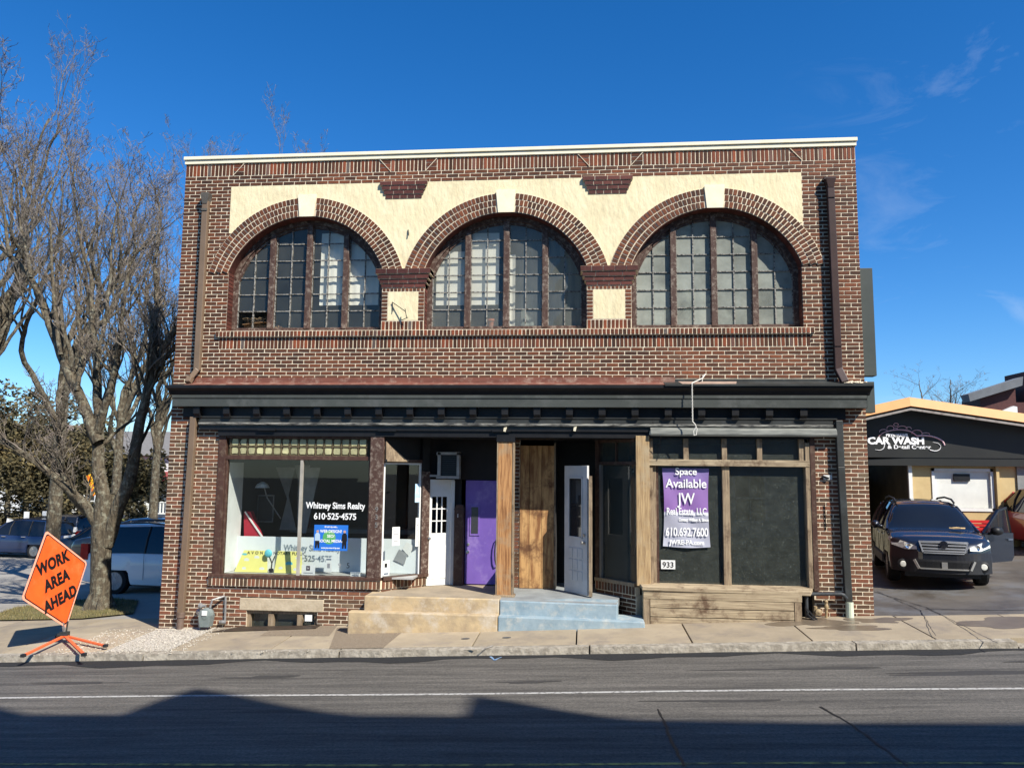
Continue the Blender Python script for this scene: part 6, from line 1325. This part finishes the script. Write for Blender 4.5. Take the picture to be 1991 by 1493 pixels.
p0,p1=zz(345,818),zz(870,818); t=text('& Detail Center',.15,WHP,SGN,((p0.x+p1.x)/2,yy,p0.z),name='lettering_line',offset=.004); t.scale=((p1.x-p0.x)/max(t.dimensions.x,.01),1,1)
def arc(pts,w0,w1,m,name):
    P=[zz(*p) for p in pts]; Q=[]
    for i in range(len(P)-1):
        a=P[max(i-1,0)];b0=P[i];c=P[i+1];d=P[min(i+2,len(P)-1)]
        for k in range(6):
            t=k/6; Q.append(.5*((2*b0)+(c-a)*t+(2*a-5*b0+4*c-d)*t*t+(3*b0-a-3*c+d)*t**3))
    Q.append(P[-1]); n=len(Q); B=MB(); B.tube([v for v in Q],[max(.004,(w0+(w1-w0)*i/(n-1))/2) for i in range(n)],5); return B.build(name,m,SGN)
arc([(240,670),(300,625),(400,598),(500,592),(600,606),(660,635),(700,663),(780,660),(880,672),(960,700),(1010,735),(1030,778)],.02,.05,PKP,'swoosh')
arc([(890,742),(950,755),(985,790),(970,830),(920,848),(855,835)],.01,.03,WHP,'swoosh'); arc([(195,830),(250,838),(295,815),(308,770)],.01,.03,WHP,'swoosh')
for (x,y,rx,ry) in ((448,530,28,18),(380,575,42,32),(520,580,62,34),(600,580,32,22),(298,615,50,28),(700,635,62,40),(805,650,48,22),(440,585,24,14)):
    th=[math.pi*(1.05-1.1*k/8) for k in range(9)] if y!=530 else [6.283*k/10 for k in range(11)]; arc([(x+rx*math.cos(a),y-ry*math.sin(a)) for a in th],.018,.018,PKP,'bubble')
# walls
b=MB(); b.box(17.05,17.72,yw,yw+.2,.3,3.2); b.box(19.30,20.0,yw,yw+.2,.3,3.2); b.box(17.72,19.30,yw,yw+.2,3.02,3.2); b.box(17.72,19.3,yw,yw+.2,.3,1.95); b.box(21.8,25,yw+.1,yw+.3,.3,3.2); b.box(20.35,21.8,yw+.1,yw+.3,2.75,3.0); b.build('wall',YEL,CW)
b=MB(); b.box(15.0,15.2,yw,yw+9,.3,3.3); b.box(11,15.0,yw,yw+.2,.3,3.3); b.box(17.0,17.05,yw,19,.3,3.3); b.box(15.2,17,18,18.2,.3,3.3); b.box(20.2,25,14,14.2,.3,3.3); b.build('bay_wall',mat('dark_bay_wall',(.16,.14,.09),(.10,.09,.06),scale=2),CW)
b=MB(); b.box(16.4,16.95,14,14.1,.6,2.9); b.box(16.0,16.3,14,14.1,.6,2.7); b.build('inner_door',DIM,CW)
b=MB(); b.box(17.66,17.74,yw-.03,yw+.05,1.88,3.08); b.box(19.28,19.36,yw-.03,yw+.05,1.88,3.08); b.box(17.66,19.36,yw-.03,yw+.05,3.0,3.08); b.box(17.66,19.36,yw-.03,yw+.05,1.86,1.95); CWW=b.build('window',WHT,CW)
b=MB(); b.box(17.74,19.28,yw+.04,yw+.06,1.95,3.0); b.build('blind',mat('closed_white_blind',(.70,.70,.64),(.62,.62,.57),scale=3,bump=0),CWW)
b=MB(); b.box(18.28,18.72,yw-.02,yw+.03,2.72,2.93); b.build('dark_sign',BLK,CWW)
b=MB(); b.box(19.40,19.48,yw-.12,yw-.04,.4,3.2); b.build('drain_pipe',YEL,CW); b=MB(); b.box(20.0,20.2,yw-.05,yw+.2,.3,3.2); b.build('bay_pier',mat('grey_bay_pier',(.25,.25,.24),scale=6),CW)
b=MB(); b.box(17.0,17.1,yw-.08,yw,.3,3.2); b.build('bay_jamb',WHT,CW)
BE=thing('bench','red slatted bench against the yellow wall behind the car','bench',(18.6,9.6,.7)); RDB=mat('red_bench_paint',(.55,.03,.03),(.45,.02,.02),rough=.5,scale=4)
for k in range(5): MB().box(17.75,19.05,9.70-.02*k,9.74-.02*k,1.15+.10*k,1.23+.10*k).build('back_slat',RDB,BE)
b=MB(); b.box(17.75,19.05,9.2,9.65,1.08,1.12); b.build('seat',RDB,BE); 
for x in (17.85,18.95):
    MB().box(x-.03,x+.03,9.25,9.7,.65,1.1).build('leg',RDB,BE)
# brick building far right, tree tips
BB=thing('brick_building','dark red brick building with grey eaves rising at the right edge behind the car wash','building',(27,20,.7))
b=MB(); b.box(24.2,34,20.4,22,.3,5.95); b.box(26.05,34,20.3,22,5.2,7.25); b.build('wall',mat('dark_red_brick_wall',(.09,.03,.026),(.06,.022,.02),scale=10,bump=.2),BB)
b=MB(); b.hexa([(23.6,20,5.95),(25.7,20.0,6.62),(25.7,20.6,6.62),(23.6,20.6,5.95)],[(23.5,19.9,6.25),(25.7,19.9,6.98),(25.7,20.6,6.98),(23.5,20.6,6.25)]); b.build('eaves',mat('grey_eaves',(.22,.23,.24),scale=3),BB)
b=MB(); b.prism([(24.2,5.95),(25.62,5.95),(25.62,6.6),(24.2,6.15)],20.4,22); b.build('gable_wall',bpy.data.materials['dark_red_brick_wall'],BB)
b=MB(); b.prism([(24.9,5.2),(25.55,5.2),(25.55,5.75),(25.4,5.78),(24.9,5.55)],20.2,20.39); b.build('window',WHT,BB)
# ================= BUILDINGS ACROSS THE STREET (behind the camera) =================
YC=-15.4; KX=-SUN.x/SUN.y; KZ=-SUN.z/SUN.y
def cst(px,py): p=gp(px,py,-.15); d=p.y-YC; return (p.x+d*KX,p.z+d*KZ)
PA=mat('pale_siding_across',(.60,.61,.55),(.54,.55,.5),rough=.8,scale=2,bump=0); SHR=mat('dark_shingle_roof',(.10,.09,.085),scale=6)
def caster(label,pts,depth=9,xb=None):
    P=[cst(*p) for p in pts]; x0=min(p[0] for p in P); x1=max(p[0] for p in P); P=sorted(P)
    o=thing('house',label,'house',((x0+x1)/2,YC,gz(x0,YC))); b=MB(); b.prism([(x0,-.6)]+P+[(x1,-.6)],YC-depth,YC); w=b.build('wall',PA,o)
    b=MB()
    for i in range(len(P)-1): b.hexa([(P[i][0],YC-depth,P[i][1]),(P[i+1][0],YC-depth,P[i+1][1]),(P[i+1][0],YC+.05,P[i+1][1]),(P[i][0],YC+.05,P[i][1])],[(P[i][0],YC-depth,P[i][1]+.04),(P[i+1][0],YC-depth,P[i+1][1]+.04),(P[i+1][0],YC+.05,P[i+1][1]+.04),(P[i][0],YC+.05,P[i][1]+.04)])
    b.build('roof',SHR,o)
    zt=min(p[1] for p in P); nx=max(1,int((x1-x0)/2.2)); 
    for i in range(nx):
        for z in (1.2,4.4,7.6,10.6):
            if z+1.6>zt: continue
            xc=x0+(i+.5)*(x1-x0)/nx; f=MB(); f.box(xc-.62,xc+.62,YC,YC+.05,z-.1,z+1.7); fo=f.build('window',WHT,o); f=MB()
            for a in (0,1):
                for c in range(2): f.box(xc-.52+a*.54,xc-.02+a*.54,YC+.05,YC+.06,z+c*.82,z+.76+c*.82)
            f.build('pane',CG,fo)
    return o
caster('tall pale house with a low gable across the street behind the viewpoint',[(-700,1340),(-260,1330),(0,1380),(50,1392)])
caster('pale gabled house across the street next to the flat roofed one',[(52,1392),(235,1392),(300,1366),(380,1340),(470,1356),(560,1375),(640,1388),(700,1393),(800,1394),(914,1396)])
caster('pale house with a stepped chimney block across the street',[(916,1396),(921,1355),(1000,1366),(1100,1384),(1180,1396),(1250,1402)])
caster('long flat roofed pale building across the street at the right',[(1252,1402),(1600,1408),(1990,1410),(2600,1412)])
